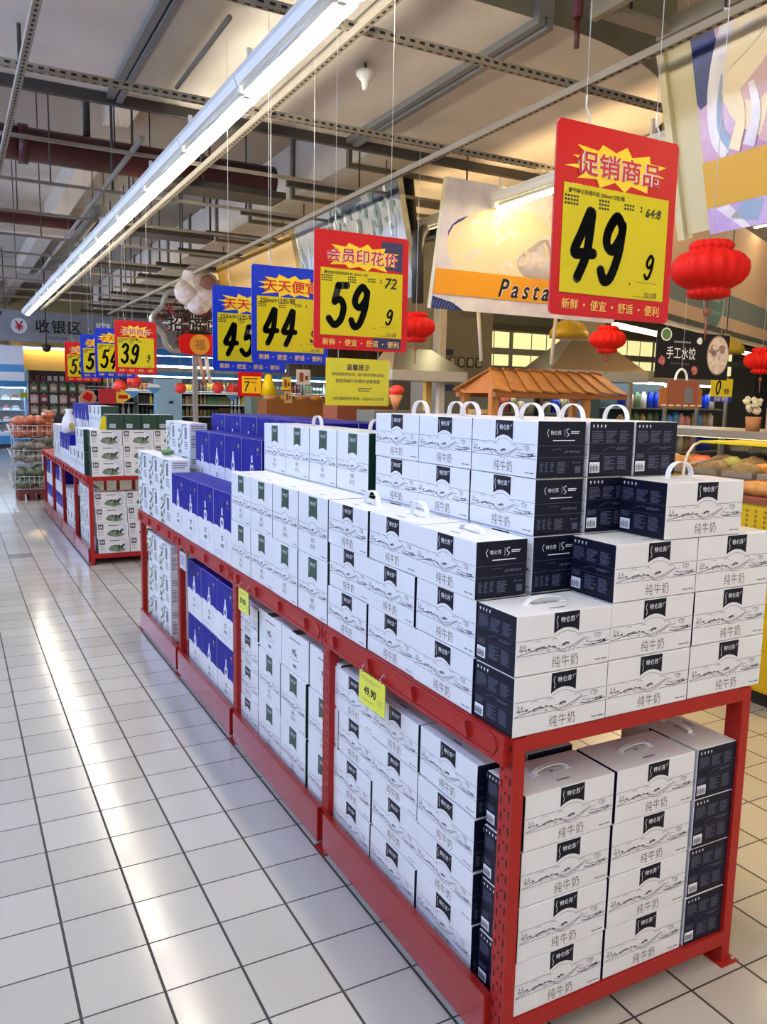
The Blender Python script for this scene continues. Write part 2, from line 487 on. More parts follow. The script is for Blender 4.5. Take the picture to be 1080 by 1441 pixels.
# ------------------------------------------------------------------ cartons
EPS = 0.0005
def face_frame(side, w, d, zoff=0):
    """origin (bottom centre), u, v of a carton's face, just proud of the card"""
    return {'-y': ((0, -d / 2 - EPS, 0), (1, 0, 0), (0, 0, 1)), '+y': ((0, d / 2 + EPS, 0), (-1, 0, 0), (0, 0, 1)),
            '-x': ((-w / 2 - EPS, 0, 0), (0, -1, 0), (0, 0, 1)), '+x': ((w / 2 + EPS, 0, 0), (0, 1, 0), (0, 0, 1))}[side]
def sub(o, u, v, k):
    n = Vector(u).cross(Vector(v)); return Vector(o) + n * EPS * k

def landscape(mb, o, u, v, w, h, y0, y1, cx):
    """band with two fine rules, hills, trees and cows"""
    ln = [line2([(-w / 2 + .002, y1), (-.034 + cx, y1)], .0011), line2([(.034 + cx, y1), (w / 2 - .002, y1)], .0011), line2([(-w / 2 + .002, y0), (-.02 + cx, y0)], .0011), line2([(.03 + cx, y0), (w / 2 - .002, y0)], .0011)]
    hy = y0 + (y1 - y0) * .25
    ln.append(line2(curve([(-w / 2 + .005, y0 + .002), (-.07, hy + .002), (-.035, hy + .004), (-.008, hy - .005), (.02, hy), (.055, hy + .013), (.06, hy + .016)]), .0016))
    ln.append(line2(curve([(-.03, hy - .001), (-.005, hy - .009), (.022, hy - .004), (.05, hy + .008), (.075, hy + .012)]), .0010))
    ln.append(line2(curve([(-.015, hy - .008), (.005, hy - .012), (.03, hy - .007)]), .0010))
    ln.append(line2(curve([(.055, y0 + .006), (.08, y0 + .003), (w / 2 - .004, y0 + .008)]), .0022))
    ln.append(line2(curve([(.06, y0 + .012), (.09, y0 + .010), (w / 2 - .01, y0 + .013)]), .0011))
    mb.plane(join(ln), o, u, v, 'print_grey')
    mb.plane(join([line2(curve([(cx - .034, y1 - .004), (cx - .026, y1 + .004), (cx, y1 + .010), (cx + .026, y1 + .004), (cx + .034, y1 - .004)]), .0009)]), o, u, v, 'print_grey')
    R = random.Random(3); tr = []
    for k in range(16):
        x = -w / 2 + .01 + R.random() * (w * .42); y = hy + .002 + R.random() * .006 - abs(x) * .02
        tr.append(disc2(x, y, .0022 + R.random() * .002, .0016, n=6))
    for k in range(10):
        x = .065 + R.random() * (w / 2 - .075); tr.append(disc2(x, y0 + .004 + R.random() * .006, .004, .0018, n=6))
    for k in range(34):
        x = -w / 2 + .008 + R.random() * (w - .016); y = y0 + .003 + R.random() * .010 + (abs(x) * .03 if x > .03 else 0); q = .002 + .004 * R.random()
        tr.append(line2([(x, y), (x + q * 1.6, y + q * R.uniform(-.2, .5))], .0008))
    for x in (-.03, .045, -.075, .09): tr.append(join([line2([(x - .008, y1 - .006), (x, y1 - .003), (x + .010, y1 - .006)], .001)]))
    mb.plane(join(tr), o, u, v, 'print_grey')
    mb.plane(join([cow2(-.002, hy + .002, .0085), cow2(.009, hy + .004, .0075, -1), cow2(-.06, hy + .004, .005), cow2(-.075, hy + .002, .0045)]), o, u, v, 'print_dark')

def label_flag(cx, w, top, bot, arch):
    n = 10; V = [(cx - w / 2, top), (cx - w / 2, bot)]
    for k in range(1, n): x = -w / 2 + w * k / n; V.append((cx + x, bot + arch * (1 - (2 * k / n - 1) ** 2)))
    V += [(cx + w / 2, bot), (cx + w / 2, top)]
    F = []
    # two strips keep the concave outline clean
    P = [(cx - w / 2 + w * k / n, bot + arch * (1 - (2 * k / n - 1) ** 2)) for k in range(n + 1)]; T = [(cx - w / 2 + w * k / n, top) for k in range(n + 1)]
    VV = P + T
    return VV, [(k, k + 1, n + 2 + k, n + 1 + k) for k in range(n)]

def text_rows(x0, y1, w, rows, pitch, t, seed, full=.55):
    R = random.Random(seed); return join([rect(x0, y1 - k * pitch - t, x0 + w * (full + (1 - full) * R.random()), y1 - k * pitch) for k in range(rows)])

def carton_mesh(kind, w, d, h):
    mb = MB()
    if kind in ('navy', 'green'):
        side = 'print_navy_side' if kind == 'navy' else 'print_green_side'
        mb.bbox(-w / 2, -d / 2, 0, w / 2, d / 2, h, 'card_white', .0022, {'-x': side, '+x': side})
        lab = 'print_navy' if kind == 'navy' else 'print_green'
        for s in ('-y', '+y'):
            o, u, v = face_frame(s, w, d)
            cx = .004
            lw, top, bot = (.070, h * .985, h * .64) if kind == 'navy' else (.070, h * .965, h * .61)
            mb.plane(label_flag(cx, lw, top, bot, .011 if kind == 'navy' else .008), o, u, v, lab)
            o2 = sub(o, u, v, 1)
            mb.plane(mv(text2('特仑苏', w=lw * .56, bold=.006), cx + .002, h * .86), o2, u, v, 'white_print')
            mb.plane(join([line2(curve([(cx - lw * .36, h * .93), (cx - lw * .41, h * .86), (cx - lw * .36, h * .78), (cx - lw * .39, h * .72)]), .0012), line2([(cx + lw * .36, h * .86), (cx + lw * .38, h * .90), (cx + lw * .45, h * .91)], .0012)]), o2, u, v, 'white_print')
            if kind == 'navy':
                landscape(mb, o, u, v, w, h, h * .335, h * .585, cx)
                mb.plane(mv(text2('3.6', h=.010), -w * .43, h * .49), o, u, v, 'print_grey')
                mb.plane(mv(text2('120', h=.010), w * .36, h * .52), o, u, v, 'print_grey')
                mb.plane(mv(text2('纯牛奶', w=.074, h=.027, bold=0.0, space=1.15), cx, h * .16), o, u, v, 'print_bronze')
                mb.plane(join([rect(w * .34, .010, w * .40, .0125), rect(w * .41, .010, w * .47, .0125)]), o, u, v, 'print_grey')
            else:
                landscape(mb, o, u, v, w, h, h * .36, h * .50, cx)
                mb.plane(mv(text2('有机', w=.030, h=.017), cx, h * .26), o, u, v, 'print_bronze')
                mb.plane(mv(text2('纯牛奶', w=.040, h=.017), cx, h * .15), o, u, v, 'print_bronze')
                mb.plane(join([rect(w * .30, .010, w * .46, .0125)]), o, u, v, 'print_grey')
        # text end (local -x) and emblem end (local +x)
        o, u, v = face_frame('-x', w, d)
        line_c = 'navy_line' if kind == 'navy' else 'print_green'
        txt_c = 'navy_text' if kind == 'navy' else 'print_meadow'
        if kind == 'navy':
            for k in range(4):
                x = -d * .42 + k * d * .085
                mb.plane(join([disc2(x, h * .925, .0026, n=8), rect(x - .0012, h * .89, x + .0012, h * .92)]), o, u, v, 'white_print')
            gs = [text_rows(-d * .45 + c * d * .31, h * .83, d * .27, 7, .0042, .0024, 5 + c) for c in range(3)] + [text_rows(-d * .16 + c * d * .31, h * .37, d * .26, 8, .0042, .0024, 15 + c) for c in range(2)] + [text_rows(-d * .46, h * .40, d * .22, 3, .0042, .0024, 19)]
            mb.plane(join(gs), o, u, v, txt_c)
            mb.plane(join([line2([(-d / 2, h * .60), (d / 2, h * .60)], .001), line2([(-d / 2, h * .42), (d / 2, h * .42)], .001), line2(curve([(-d * .2, h * .47), (0, h * .54), (d * .2, h * .49), (d * .4, h * .53)]), .002)]), o, u, v, line_c)
            mb.plane(join([rect(d * .10 + k * .006, h * .485 + (k % 3) * .001, d * .10 + k * .006 + .004, h * .53 + (k % 2) * .002) for k in range(6)]), o, u, v, txt_c)
            mb.plane(rect(-d * .47, h * .08, -d * .25, h * .27), o, u, v, 'white_print')
            mb.plane(join([rect(-d * .455 + k * .0030, h * .10, -d * .455 + k * .0030 + (.0014 if k % 3 else .0020), h * .20 + (k % 2) * .004) for k in range(9)]), sub(o, u, v, 1), u, v, 'print_dark')
            o, u, v = face_frame('+x', w, d)
            mb.plane(mv(text2('特仑苏', w=d * .22), -d * .13, h * .80), o, u, v, 'white_print')
            mb.plane(join([line2(curve([(-d * .28, h * .86), (-d * .31, h * .80), (-d * .28, h * .73)]), .0014), line2([(d * .05, h * .73), (d * .05, h * .87)], .0008),
                           line2(curve([(d * .14, h * .87), (d * .09, h * .85), (d * .10, h * .80), (d * .14, h * .77), (d * .10, h * .73)]), .0016), rect(d * .18, h * .81, d * .36, h * .825), rect(d * .18, h * .78, d * .34, h * .795), rect(-d * .19, h * .655, d * .27, h * .672)]), o, u, v, 'white_print')
            mb.plane(join([line2([(-d / 2, h * .57), (d / 2, h * .57)], .001), line2([(-d / 2, h * .37), (d / 2, h * .37)], .001)]), o, u, v, txt_c)
            mb.plane(join([rect(d * .06 + k * .006, h * .44 + (k % 3) * .001, d * .06 + k * .006 + .005, h * .475 + (k % 2) * .002) for k in range(8)] + [line2([(-d * .2, h * .5), (-d * .1, h * .52), (0, h * .5)], .0014)]), o, u, v, txt_c)
            mb.plane(join([text_rows(-d * .44 + c * d * .11, h * .29, d * .08, 6, .0042, .0024, 25 + c) for c in range(3)] + [text_rows(-d * .08, h * .29, d * .22, 7, .0040, .0024, 29)]), o, u, v, txt_c)
            mb.plane(join([disc2(d * .27, h * .27, .0028, n=8), rect(d * .31, h * .262, d * .42, h * .278), rect(d * .30, h * .08, d * .42, h * .20)]), o, u, v, txt_c)
        else:
            for s in ('-x', '+x'):
                o, u, v = face_frame(s, w, d)
                mb.plane(join([text_rows(-d * .4, h * .85, d * .8, 8, .006, .003, 3), text_rows(-d * .4, h * .3, d * .5, 7, .006, .003, 4)]), o, u, v, line_c)
        # lid print
        o, u, v = (0, 0, h + EPS), (1, 0, 0), (0, 1, 0)
        mb.plane(join([line2(curve([(-.05, -.005), (-.02, .008), (.01, -.002), (.05, .006)]), .0012), rect(-.02, -.045, .02, -.039)]), o, u, v, 'print_grey')
        if kind == 'navy':
            mb.plane(join([cow2(.0, -.002, .010)]), o, u, v, 'print_grey')
    elif kind == 'lying':      # green-end carton lying on its back: lid print shows a cow drawing
        mb.bbox(-w / 2, -d / 2, 0, w / 2, d / 2, h, 'card_white', .0022, {'-x': 'print_green_side', '+x': 'print_green_side', '+z': 'card_white'})
        o, u, v = face_frame('-y', w, d)
        mb.plane(join([cow2(-.01, h * .45, .026), cow2(.012, h * .42, .02, -1)]), o, u, v, 'print_grey')
        mb.plane(join([rect(-.05, h * .80, .06, h * .83), rect(-.012, h * .14, .02, h * .22)] + [line2([(-.04, h * .36), (0, h * .32), (.05, h * .38)], .002)]), o, u, v, 'print_grey')
        o, u, v = (0, 0, h + EPS), (1, 0, 0), (0, 1, 0)
        mb.plane(rect(-.03, -d / 2, .03, -d / 2 + .05), o, u, v, 'print_green_side')
    elif kind == 'blue':
        mb.bbox(-w / 2, -d / 2, 0, w / 2, d / 2, h, 'card_white', .0022, {'+z': 'print_blue'})
        for s, ww in (('-y', w), ('+y', w), ('-x', d), ('+x', d)):
            o, u, v = face_frame(s, w, d)
            n = 8; V = []
            top = h - .001; yb = h * .47
            pts = [(-ww / 2 + .001 + (ww - .002) * k / n, yb + (.004 * math.sin(k * 1.3) if ww == w else 0)) for k in range(n + 1)]
            V = pts + [(p[0], top) for p in pts]
            mb.plane((V, [(k, k + 1, n + 2 + k, n + 1 + k) for k in range(n)]), o, u, v, 'print_blue')
            if ww == w:
                o2 = sub(o, u, v, 1); o3 = sub(o, u, v, 2)
                mb.plane(join([disc2(0, h * .535, .024, .040), ([(-.017, h * .62), (.017, h * .62), (.008, h * .70), (.008, h * .76), (-.008, h * .76), (-.008, h * .70)], [(0, 1, 2, 3, 4, 5)])]), o2, u, v, 'white_print')
                mb.plane(join([([(-.014, h * .57), (-.007, h * .585), (0, h * .572), (.007, h * .585), (.014, h * .57), (.012, h * .53), (0, h * .49), (-.012, h * .53)], [(0, 1, 2, 7), (2, 3, 4, 5), (7, 2, 5, 6)])]), o3, u, v, 'print_blue_dark')
                mb.plane(join([line2([(-.012, h * .77), (-.018, h * .90)], .003), line2([(.0, h * .79), (.003, h * .93)], .003), line2([(.012, h * .77), (.020, h * .88)], .003), rect(w * .25, h * .78, w * .37, h * .80), disc2(w * .31, h * .86, .014, .012)]), o2, u, v, 'navy_text')
                mb.plane(disc2(w * .31, h * .86, .008, n=10), o3, u, v, 'print_gold')
                mb.plane(join([rect(-.018, h * .33, .018, h * .35), rect(-.014, h * .29, .014, h * .31)]), o2, u, v, 'print_grey')
                mb.plane(mv(text2('纯牛奶', w=.042, h=.017, bold=.02), 0, h * .215), o2, u, v, 'print_blue_dark')
                mb.plane(join([text_rows(w * .18, h * .34, w * .2, 5, .012, .006, 8), text_rows(-w * .42, h * .12, w * .7, 2, .012, .005, 9)]), o2, u, v, 'print_pale')
    elif kind == 'plant':
        mb.bbox(-w / 2, -d / 2, 0, w / 2, d / 2, h, 'card_white', .0022)
        R = random.Random(11)
        for s in ('-y', '+y'):
            o, u, v = face_frame(s, w, d)
            for k in range(26):
                x = -w * .40 + R.random() * w * .33; y = h * (.05 + R.random() * .85)
                mb.plane(blob2(x, y, .012, .010, 7, .4, k), sub(o, u, v, k % 3), u, v, 'print_leaf' if k % 3 else 'print_meadow')
            mb.plane(rect(w * .10, h * .50, w * .26, h * .86), o, u, v, 'print_dark')
            mb.plane(mv(text2('纯牛奶', w=h * .30, h=w * .09), 0, 0), sub(Vector(o) + Vector(u) * w * .18 + Vector(v) * h * .68, u, v, 1), v, [-c for c in u], 'white_print')
            mb.plane(join([text_rows(w * .08, h * .42, w * .3, 4, .012, .005, 5), rect(-.02, h * .92, .08, h * .95)]), o, u, v, 'print_grey')
        for s in ('-x', '+x'):
            o, u, v = face_frame(s, w, d)
            mb.plane(join([text_rows(-d * .42, h * .92, d * .84, 3, .012, .005, 6), text_rows(-d * .42, h * .62, d * .4, 8, .009, .004, 7), text_rows(d * .05, h * .62, d * .38, 8, .009, .004, 8)]), o, u, v, 'print_grey')
    elif kind == 'meadow':
        mb.bbox(-w / 2, -d / 2, 0, w / 2, d / 2, h, 'card_cream', .0022, {'-x': 'print_green_side', '+x': 'print_green_side'})
        for s in ('-y', '+y'):
            o, u, v = face_frame(s, w, d)
            mb.plane(rect(-w * .46, h * .58, -w * .29, h * .92), o, u, v, 'print_dark')
            o2 = sub(o, u, v, 1); o3 = sub(o, u, v, 2)
            mb.plane(mv(text2('圣牧', w=w * .13, h=h * .18, bold=.02), -w * .375, h * .75), o2, u, v, 'white_print')
            mb.plane(mv(text2('有机', w=w * .15, h=h * .15), -w * .375, h * .44), o, u, v, 'print_grey')
            mb.plane(mv(text2('纯牛奶', w=w * .15, h=h * .12), -w * .375, h * .26), o, u, v, 'print_grey')
            mb.plane(rect(-w * .14, h * .80, w * .18, h * .86), o, u, v, 'print_grey')
            mb.plane(blob2(w * .12, h * .30, w * .29, h * .24, 22, .08, 4), o, u, v, 'print_meadow')
            mb.plane(line2(curve([(w * .20, h * .94), (w * .36, h * .80), (w * .40, h * .55), (w * .32, h * .25)]), .022, .03), o2, u, v, 'print_pale')
            mb.plane(join([cow2(w * .20, h * .30, h * .32), cow2(w * .02, h * .40, h * .14)]), o3, u, v, 'ink_black')
            mb.plane(disc2(w * .205, h * .50, .009, .005), sub(o, u, v, 3), u, v, 'white_print')
        o, u, v = face_frame('-x', w, d)
        mb.plane(join([text_rows(-d * .4, h * .8, d * .8, 8, .008, .004, 3)]), o, u, v, 'print_green')
    elif kind == 'darkgreen':
        mb.bbox(-w / 2, -d / 2, 0, w / 2, d / 2, h, 'print_green_side', .0022, {'+z': 'card_white'})
        for s in ('-y', '+y'):
            o, u, v = face_frame(s, w, d)
            mb.plane(rect(-w * .40, h * .12, -w * .02, h * .38), o, u, v, 'print_pale')
            mb.plane(join([rect(-w * .38 + k * .012, h * .16, -w * .38 + k * .012 + .005, h * .34) for k in range(5)]), sub(o, u, v, 1), u, v, 'print_grey')
            mb.plane(text_rows(-w * .40, h * .9, w * .6, 5, .010, .004, 3), o, u, v, 'print_green')
        mb.plane(line2([(0, -d / 2), (0, d / 2)], .01), (0, 0, h + EPS), (1, 0, 0), (0, 1, 0), 'print_green_side')
    return mb.mesh('milk_carton')

DIM = {'navy': (.264, .143, .1325), 'green': (.244, .15, .200), 'lying': (.258, .2, .150), 'blue': (.256, .155, .305), 'plant': (.285, .10, .185), 'meadow': (.268, .16, .1335), 'darkgreen': (.138, .24, .130)}
MESH = {k: carton_mesh(k, *DIM[k]) for k in DIM}

def handle_mesh(up=True, span=.084, rise=.041, w=.014):
    mb = MB(); n = 14; t = .0022
    for k in range(n):
        a0, a1 = PI * k / n, PI * (k + 1) / n
        def P(a, r): return (-(span / 2 - (t if r else 0)) * math.cos(a), (rise - (t if r else 0)) * math.sin(a) ** .8)
        p, q, pi_, qi = P(a0, 0), P(a1, 0), P(a0, 1), P(a1, 1)
        f = lambda pt, y: (pt[0], y, pt[1])
        mb.face([f(p, -w / 2), f(q, -w / 2), f(q, w / 2), f(p, w / 2)][::-1], 'handle_white', True)
        mb.face([f(pi_, -w / 2), f(qi, -w / 2), f(qi, w / 2), f(pi_, w / 2)], 'handle_white', True)
        for y in (-w / 2, w / 2): mb.face([f(p, y), f(q, y), f(qi, y), f(pi_, y)], 'handle_white')
    for s in (-1, 1): mb.box(s * span / 2 - .009, -w * .62, 0, s * span / 2 + .009, w * .62, .0016, 'handle_white')
    return mb.mesh('carry_handle')
HANDLE_UP = handle_mesh()
HANDLE_LOW = handle_mesh(rise=.017, span=.098)

def carton(kind, x, y, z, front, label, group, handle=None, lean=0, zs=1.0):
    """front: direction the printed face looks ('-x', '-y', '+x'); x, y = centre of the footprint"""
    o = bpy.data.objects.new('milk_carton', MESH[kind]); COL.objects.link(o)
    rz = {'-y': 0, '-x': -PI / 2, '+x': PI / 2, '+y': PI}[front]
    o.location = (x + random.uniform(-.0012, .0012), y + random.uniform(-.0012, .0012), z)
    o.rotation_euler.z = rz + random.uniform(-.006, .006) + lean
    tag(o, label, 'milk carton', group)
    if handle:
        h = bpy.data.objects.new('carry_handle', HANDLE_UP if handle == 'up' else HANDLE_LOW); COL.objects.link(h); h.parent = o
        h.location = (0, 0.012 if handle == 'up' else .005, DIM[kind][2])
    return o

# ================================================================== STRUCTURE
mb = MB(); mb.box(-14, -8, -.1, 26, 34, 0, 'floor_tiles'); struct(mb, 'floor')
mb = MB(); mb.box(-14, -8, 4.7, 26, 34, 4.9, 'concrete'); struct(mb, 'ceiling')
mb = MB()
mb.box(-14, 30, 0, 26, 30.2, 4.7, 'wall_cream', {'-y': 'wall_cream'})
struct(mb, 'wall_back')
mb = MB(); mb.box(22, -8, 0, 22.2, 30, 4.7, 'wall_dark'); struct(mb, 'wall_right')
for k, x in enumerate((-2.6, 1.72, 6.0, 10.3)):
    mb = MB(); mb.box(x - .13, -8, 4.35, x + .13, 30, 4.7, 'concrete_beam'); struct(mb, 'ceiling_beam_%d' % (k + 1))
for k, y in enumerate((9.5, 15.5, 22)):
    mb = MB(); mb.box(-14, y, 4.2, 26, y + .3, 4.7, 'concrete_beam'); struct(mb, 'cross_beam_%d' % (k + 1))

def hang_z(x, y):
    """height of what is overhead at x, y: a duct's underside or the ceiling"""
    if x < 4.12 and 3.15 < y < 5.25: return 3.238
    if 2.8 < x < 4.36 and 5.33 < y < 18.7: return 3.298
    return 4.70
# ================================================================== LAMPS
def lamp_segment(x, y, z, length, lit, label, group, hang=.17):
    t = thing('strip_light', label, 'light', (x, y, z), 0, group)
    mb = MB()
    # folded white channel with a slanting reflector wing
    prof = [(-.075, .028), (-.062, -.004), (-.006, -.010), (-.002, .020), (.040, .020), (.046, .050), (-.070, .060)]
    mb.prism(prof, (0, 0, 0), (1, 0, 0), (0, 0, 1), (0, length - .01, 0), 'lamp_housing')
    mb.build('housing', t)
    mb = MB(); mb.tube([(-.036, .03, -.020), (-.036, length - .04, -.020)], .012, 'lamp_tube_off', 10); mb.build('bare_tube', t)
    mb = MB()
    pr = [(.004, .018), (.004, -.018), (.012, -.034), (.030, -.040), (.052, -.032), (.060, -.014), (.060, .018)]
    mb.prism(pr, (0, .02, 0), (1, 0, 0), (0, 0, 1), (0, length - .05, 0), lit)
    mb.build('diffuser', t)
    mb = MB(); mb.box(-.055, -.022, -.036, -.010, .022, 0, 'lamp_housing'); mb.box(-.03, -.014, -.044, .0, .014, -.0355, 'lamp_housing')
    mb.build('end_bracket', t)
    mb = MB(); mb.box(-.012, -.008, .050, .008, .008, hang, 'lamp_housing'); mb.build('hanger', t)
    return t
Y0 = 3.735 - 1.02 * 9
proto = lamp_segment(1.275, Y0, 2.88, 1.02, 'lamp_aisle', 'white strip light of the bright row over the red racks', 'strip lights in the row over the red racks')
ORD = ['nearest', 'second', 'third', 'fourth', 'fifth', 'sixth', 'seventh', 'eighth', 'ninth', 'tenth', 'eleventh', 'twelfth', 'thirteenth', 'fourteenth', 'fifteenth', 'sixteenth']
proto['label'] = 'white strip light behind the viewer, last of the row over the racks'
for i in range(1, 21):
    v = i - 8
    lab = ('white strip light over the red racks, %s segment along the lit row' % ORD[v]) if v >= 0 else 'white strip light behind the viewer in the rack row, %s' % ['far back', 'sixth back', 'fifth back', 'fourth back', 'third back', 'second back', 'first back', 'overhead'][i]
    clone(proto, (1.275, Y0 + 1.02 * i, 2.88), 0, lab)
deli = lamp_segment(3.50, -3.6, 2.88, 1.4, 'lamp_deli', 'white strip light over the deli side, end of its row behind the viewer', 'strip lights in the row over the deli posters')
names = ['third behind the viewer', 'second behind the viewer', 'first behind the viewer', 'overhead on the right', 'beside the pink poster', 'in front of the noodle poster', 'behind the noodle poster', 'behind the mountain poster', 'by the yellow poster', 'beyond the yellow poster', 'far along the deli', 'last along the deli']
for i in range(1, 12):
    clone(deli, (3.50, -3.6 + 1.41 * i, 2.88), 0, 'white strip light of the deli row, %s' % names[i])
for r_, (x, m) in enumerate(((-0.95, 'lamp_cool_fill'), (-3.15, 'lamp_cool_fill'))):  # added rows out of view, giving the carton fronts a bluish light
    c0 = lamp_segment(x, -2.6, 2.88, 2.6, m, 'added cool strip light over the %s aisle to the left, outside the picture' % ('next', 'second')[r_], 'added cool strip lights over the left aisles', 1.82)
    for i in range(1, 10): clone(c0, (x, -2.6 + 2.7 * i, 2.88), 0, 'added cool strip light over the %s aisle to the left, %s after the first' % (('next', 'second')[r_], ORD[i - 1].replace('nearest', 'first')))
for r_, x in enumerate((6.2, 9.0)):
    c0 = lamp_segment(x, 2.0, 3.75, 2.2, 'lamp_kitchen', 'strip light over the kitchen behind the deli posters, row %s' % ('one', 'two')[r_], 'strip lights over the kitchen', .95)
    for i in range(1, 6): clone(c0, (x, 2.0 + 2.9 * i, 3.75), 0, 'strip light over the kitchen, row %s, %s after its first' % (('one', 'two')[r_], ORD[i - 1].replace('nearest', 'first')))

# ================================================================== RACKS
PITCH = .955
def bay_y(y0, k): return y0 + PITCH * k
def rack(y0, label, near_tag):
    t = thing('display_rack', label, 'rack', (1.03, y0, 0), 0, 'red steel racks in line along the aisle')
    D = .76
    for k in range(5):
        for r_, x in enumerate((0, D - .03)):
            mb = MB(); y = PITCH * k
            mb.box(x, y, .004, x + .03, y + .048, .772, 'red_paint')
            sx = x - .0006 if r_ == 0 else x + .0306
            u = (0, -1, 0) if r_ == 0 else (0, 1, 0)
            n = 19
            for q in range(n):
                z = .05 + q * .038
                for dx, dz in ((-.014, 0), (.014, .014)):
                    mb.plane((rrect(dx - .0022, z + dz - .009, dx + .0022, z + dz + .009, .002, 2), [tuple(range(12))]), (sx, y + .024, 0), u, (0, 0, 1), 'slot_shade')
                mb.plane(disc2(0, z + .02, .0035, n=8), (sx, y + .024, 0), u, (0, 0, 1), 'slot_shade')
            p = mb.build('post', t)
            mb = MB(); mb.box(x - .018 if r_ == 0 else x - .012, y - .014, 0, x + .042 if r_ == 0 else x + .052, y + .062, .004, 'red_paint')
            mb.tube([(x + (-.009 if r_ == 0 else .041), y - .004, .003), (x + (-.009 if r_ == 0 else .041), y - .004, .009)], .005, 'steel', 6)
            mb.build('foot_plate', p)
    for k in range(4):
        a, b = PITCH * k + .048, PITCH * (k + 1)
        for r_, x in enumerate((-.016, D - .014)):
            mb = MB(); xo = x if r_ == 0 else x
            # stepped rail with a pressed oblong rib
            mb.prism([(0, .708), (.022, .700), (.030, .700), (.030, .775), (0, .775)], (xo, a - .03, 0), (1, 0, 0), (0, 0, 1), (0, b - a + .055, 0), 'red_paint')
            if r_ == 0:
                pts = [(xo - .001, a - .008 + (b - a + .016) * s, .742 + dz) for s, dz in ((.0, 0), (.015, .020), (.04, .026), (.96, .026), (.985, .020), (1, 0), (.985, -.020), (.96, -.026), (.04, -.026), (.015, -.020), (0, 0))]
                mb.tube(pts, .0035, 'red_paint', 6, caps=False)
            q = mb.build('rail', t)
            if r_ == 0:
                for s in (.10, .37, .64, .90):
                    mb = MB(); yy = a + (b - a) * s
                    mb.prism([(0, 0), (.05, .004), (.012, .034)], (xo - .012, yy, .728), (0, 1, 0), (0, 0, 1), (.012, 0, 0), 'red_shade'); mb.build('shelf_peg', q)
        mb = MB(); mb.bbox(-.018, a - .002, .020, .004, b + .002, .142, 'red_kick', .002); mb.build('kick_plate', t)
        mb = MB(); mb.box(D - .03, a, .055, D - .01, b, .093, 'red_paint'); mb.build('rear_beam', t)
        mb = MB(); mb.box(.014, a - .028 if k == 0 else a - .026, .760, D - .014, b + .024, .7755, 'red_shade'); mb.build('deck', t)
        mb = MB(); mb.box(.006, a - .028, .078, D - .03, b, .0945, 'red_shade'); mb.build('lower_shelf', t)
    for y, s in ((.0, 1), (PITCH * 4 + .03, -1)):
        mb = MB(); mb.box(.03, y, .740, D - .03, y + .018, .7752, 'red_paint'); mb.build('end_bar', t)
        mb = MB(); mb.box(.03, y, .055, D - .03, y + .018, .0935, 'red_paint'); mb.build('end_bar', t)
    return t
R1, R2 = 1.30, 7.28
rack(R1, 'red slotted steel rack in front, stacked with navy and green milk cartons', None)
rack(R2, 'red slotted steel rack further down the aisle behind the first', None)

# ================================================================== CARTONS, FRONT RACK
DECK = .776; LOW = .0953
W, D_, H_ = DIM['navy']; P = .1342
L5 = ['bottom', 'second', 'third', 'fourth', 'fifth']
col3 = ['left', 'middle', 'right']
# near end of the deck, printed faces to the end of the rack
for r_, cols in enumerate(((0, 1, 2), (0, 1, 2), (1, 2))):
    for c in cols:
        x = (1.155, 1.421, 1.688)[c] - (.0 if r_ < 2 else .0)
        top = (c == 0 and r_ == 1)
        carton('navy', x, 1.302 + D_ / 2, DECK + P * r_, '-y', 'white milk carton at the near deck end, %s column, %s layer' % (['aisle-side', 'centre', 'deli-side'][c], L5[r_]), 'navy-end milk cartons across the near end of the deck', 'low' if top else None)
carton('navy', 1.567, 1.302 + D_ / 2, DECK + P * 3, '-y', 'white milk carton alone on top of the near deck end, handle raised', 'navy-end milk cartons across the near end of the deck', 'up', .01)
# aisle face, three layers
AX = 1.02 + D_ / 2
for c in range(3):
    for r_ in range(3):
        y = 1.452 + W / 2 + .267 * c
        carton('navy', AX + (.004 if (r_ + c) % 2 else 0), y, DECK + P * r_, '-x', 'navy-flag carton along the deck aisle edge, %s from the near end, %s layer' % (ORD[c], L5[r_]), 'navy-flag milk cartons along the aisle side of the deck', ('low' if c == 0 else 'up') if r_ == 2 else None)
# second row and behind, five layers
for row, (x, fr) in enumerate(((1.18 + D_ / 2, '-x'), (1.406, '+x'), (1.554, '+x'))):
    for c in range(3 if row < 2 else 2):
        for r_ in range(5):
            y = 1.455 + W / 2 + .266 * c
            carton('navy', x, y, DECK + P * r_, fr, 'navy-ended carton in the tall block, %s row from aisle, %s from end, %s layer' % (['second', 'third', 'fourth'][row], ORD[c], L5[r_]), 'navy-end milk cartons in the tall block at the near end', 'up' if r_ == 4 else None)
# green-flag cartons
GW, GD, GH = DIM['green']; GP = .2015
for c in range(4):
    for r_ in range(2):
        y = 2.257 + GW / 2 + .246 * c
        carton('green', 1.02 + GD / 2, y, DECK + GP * r_, '-x', 'green-flag carton along the deck aisle edge, %s from the near end, %s layer' % (ORD[c], L5[r_]), 'green-flag milk cartons on the aisle side of the deck')
for c in range(4):
    for r_ in range(3):
        y = 2.300 + GW / 2 + .246 * c
        carton('green', 1.18 + GD / 2, y, DECK + GP * r_ + (.0 if r_ < 2 else .0), '-x', 'green-flag carton in the second deck row, %s from the near end, %s layer' % (ORD[c], L5[r_]), 'green-flag milk cartons in the second row', 'up' if r_ == 2 and c in (0, 2) else None)
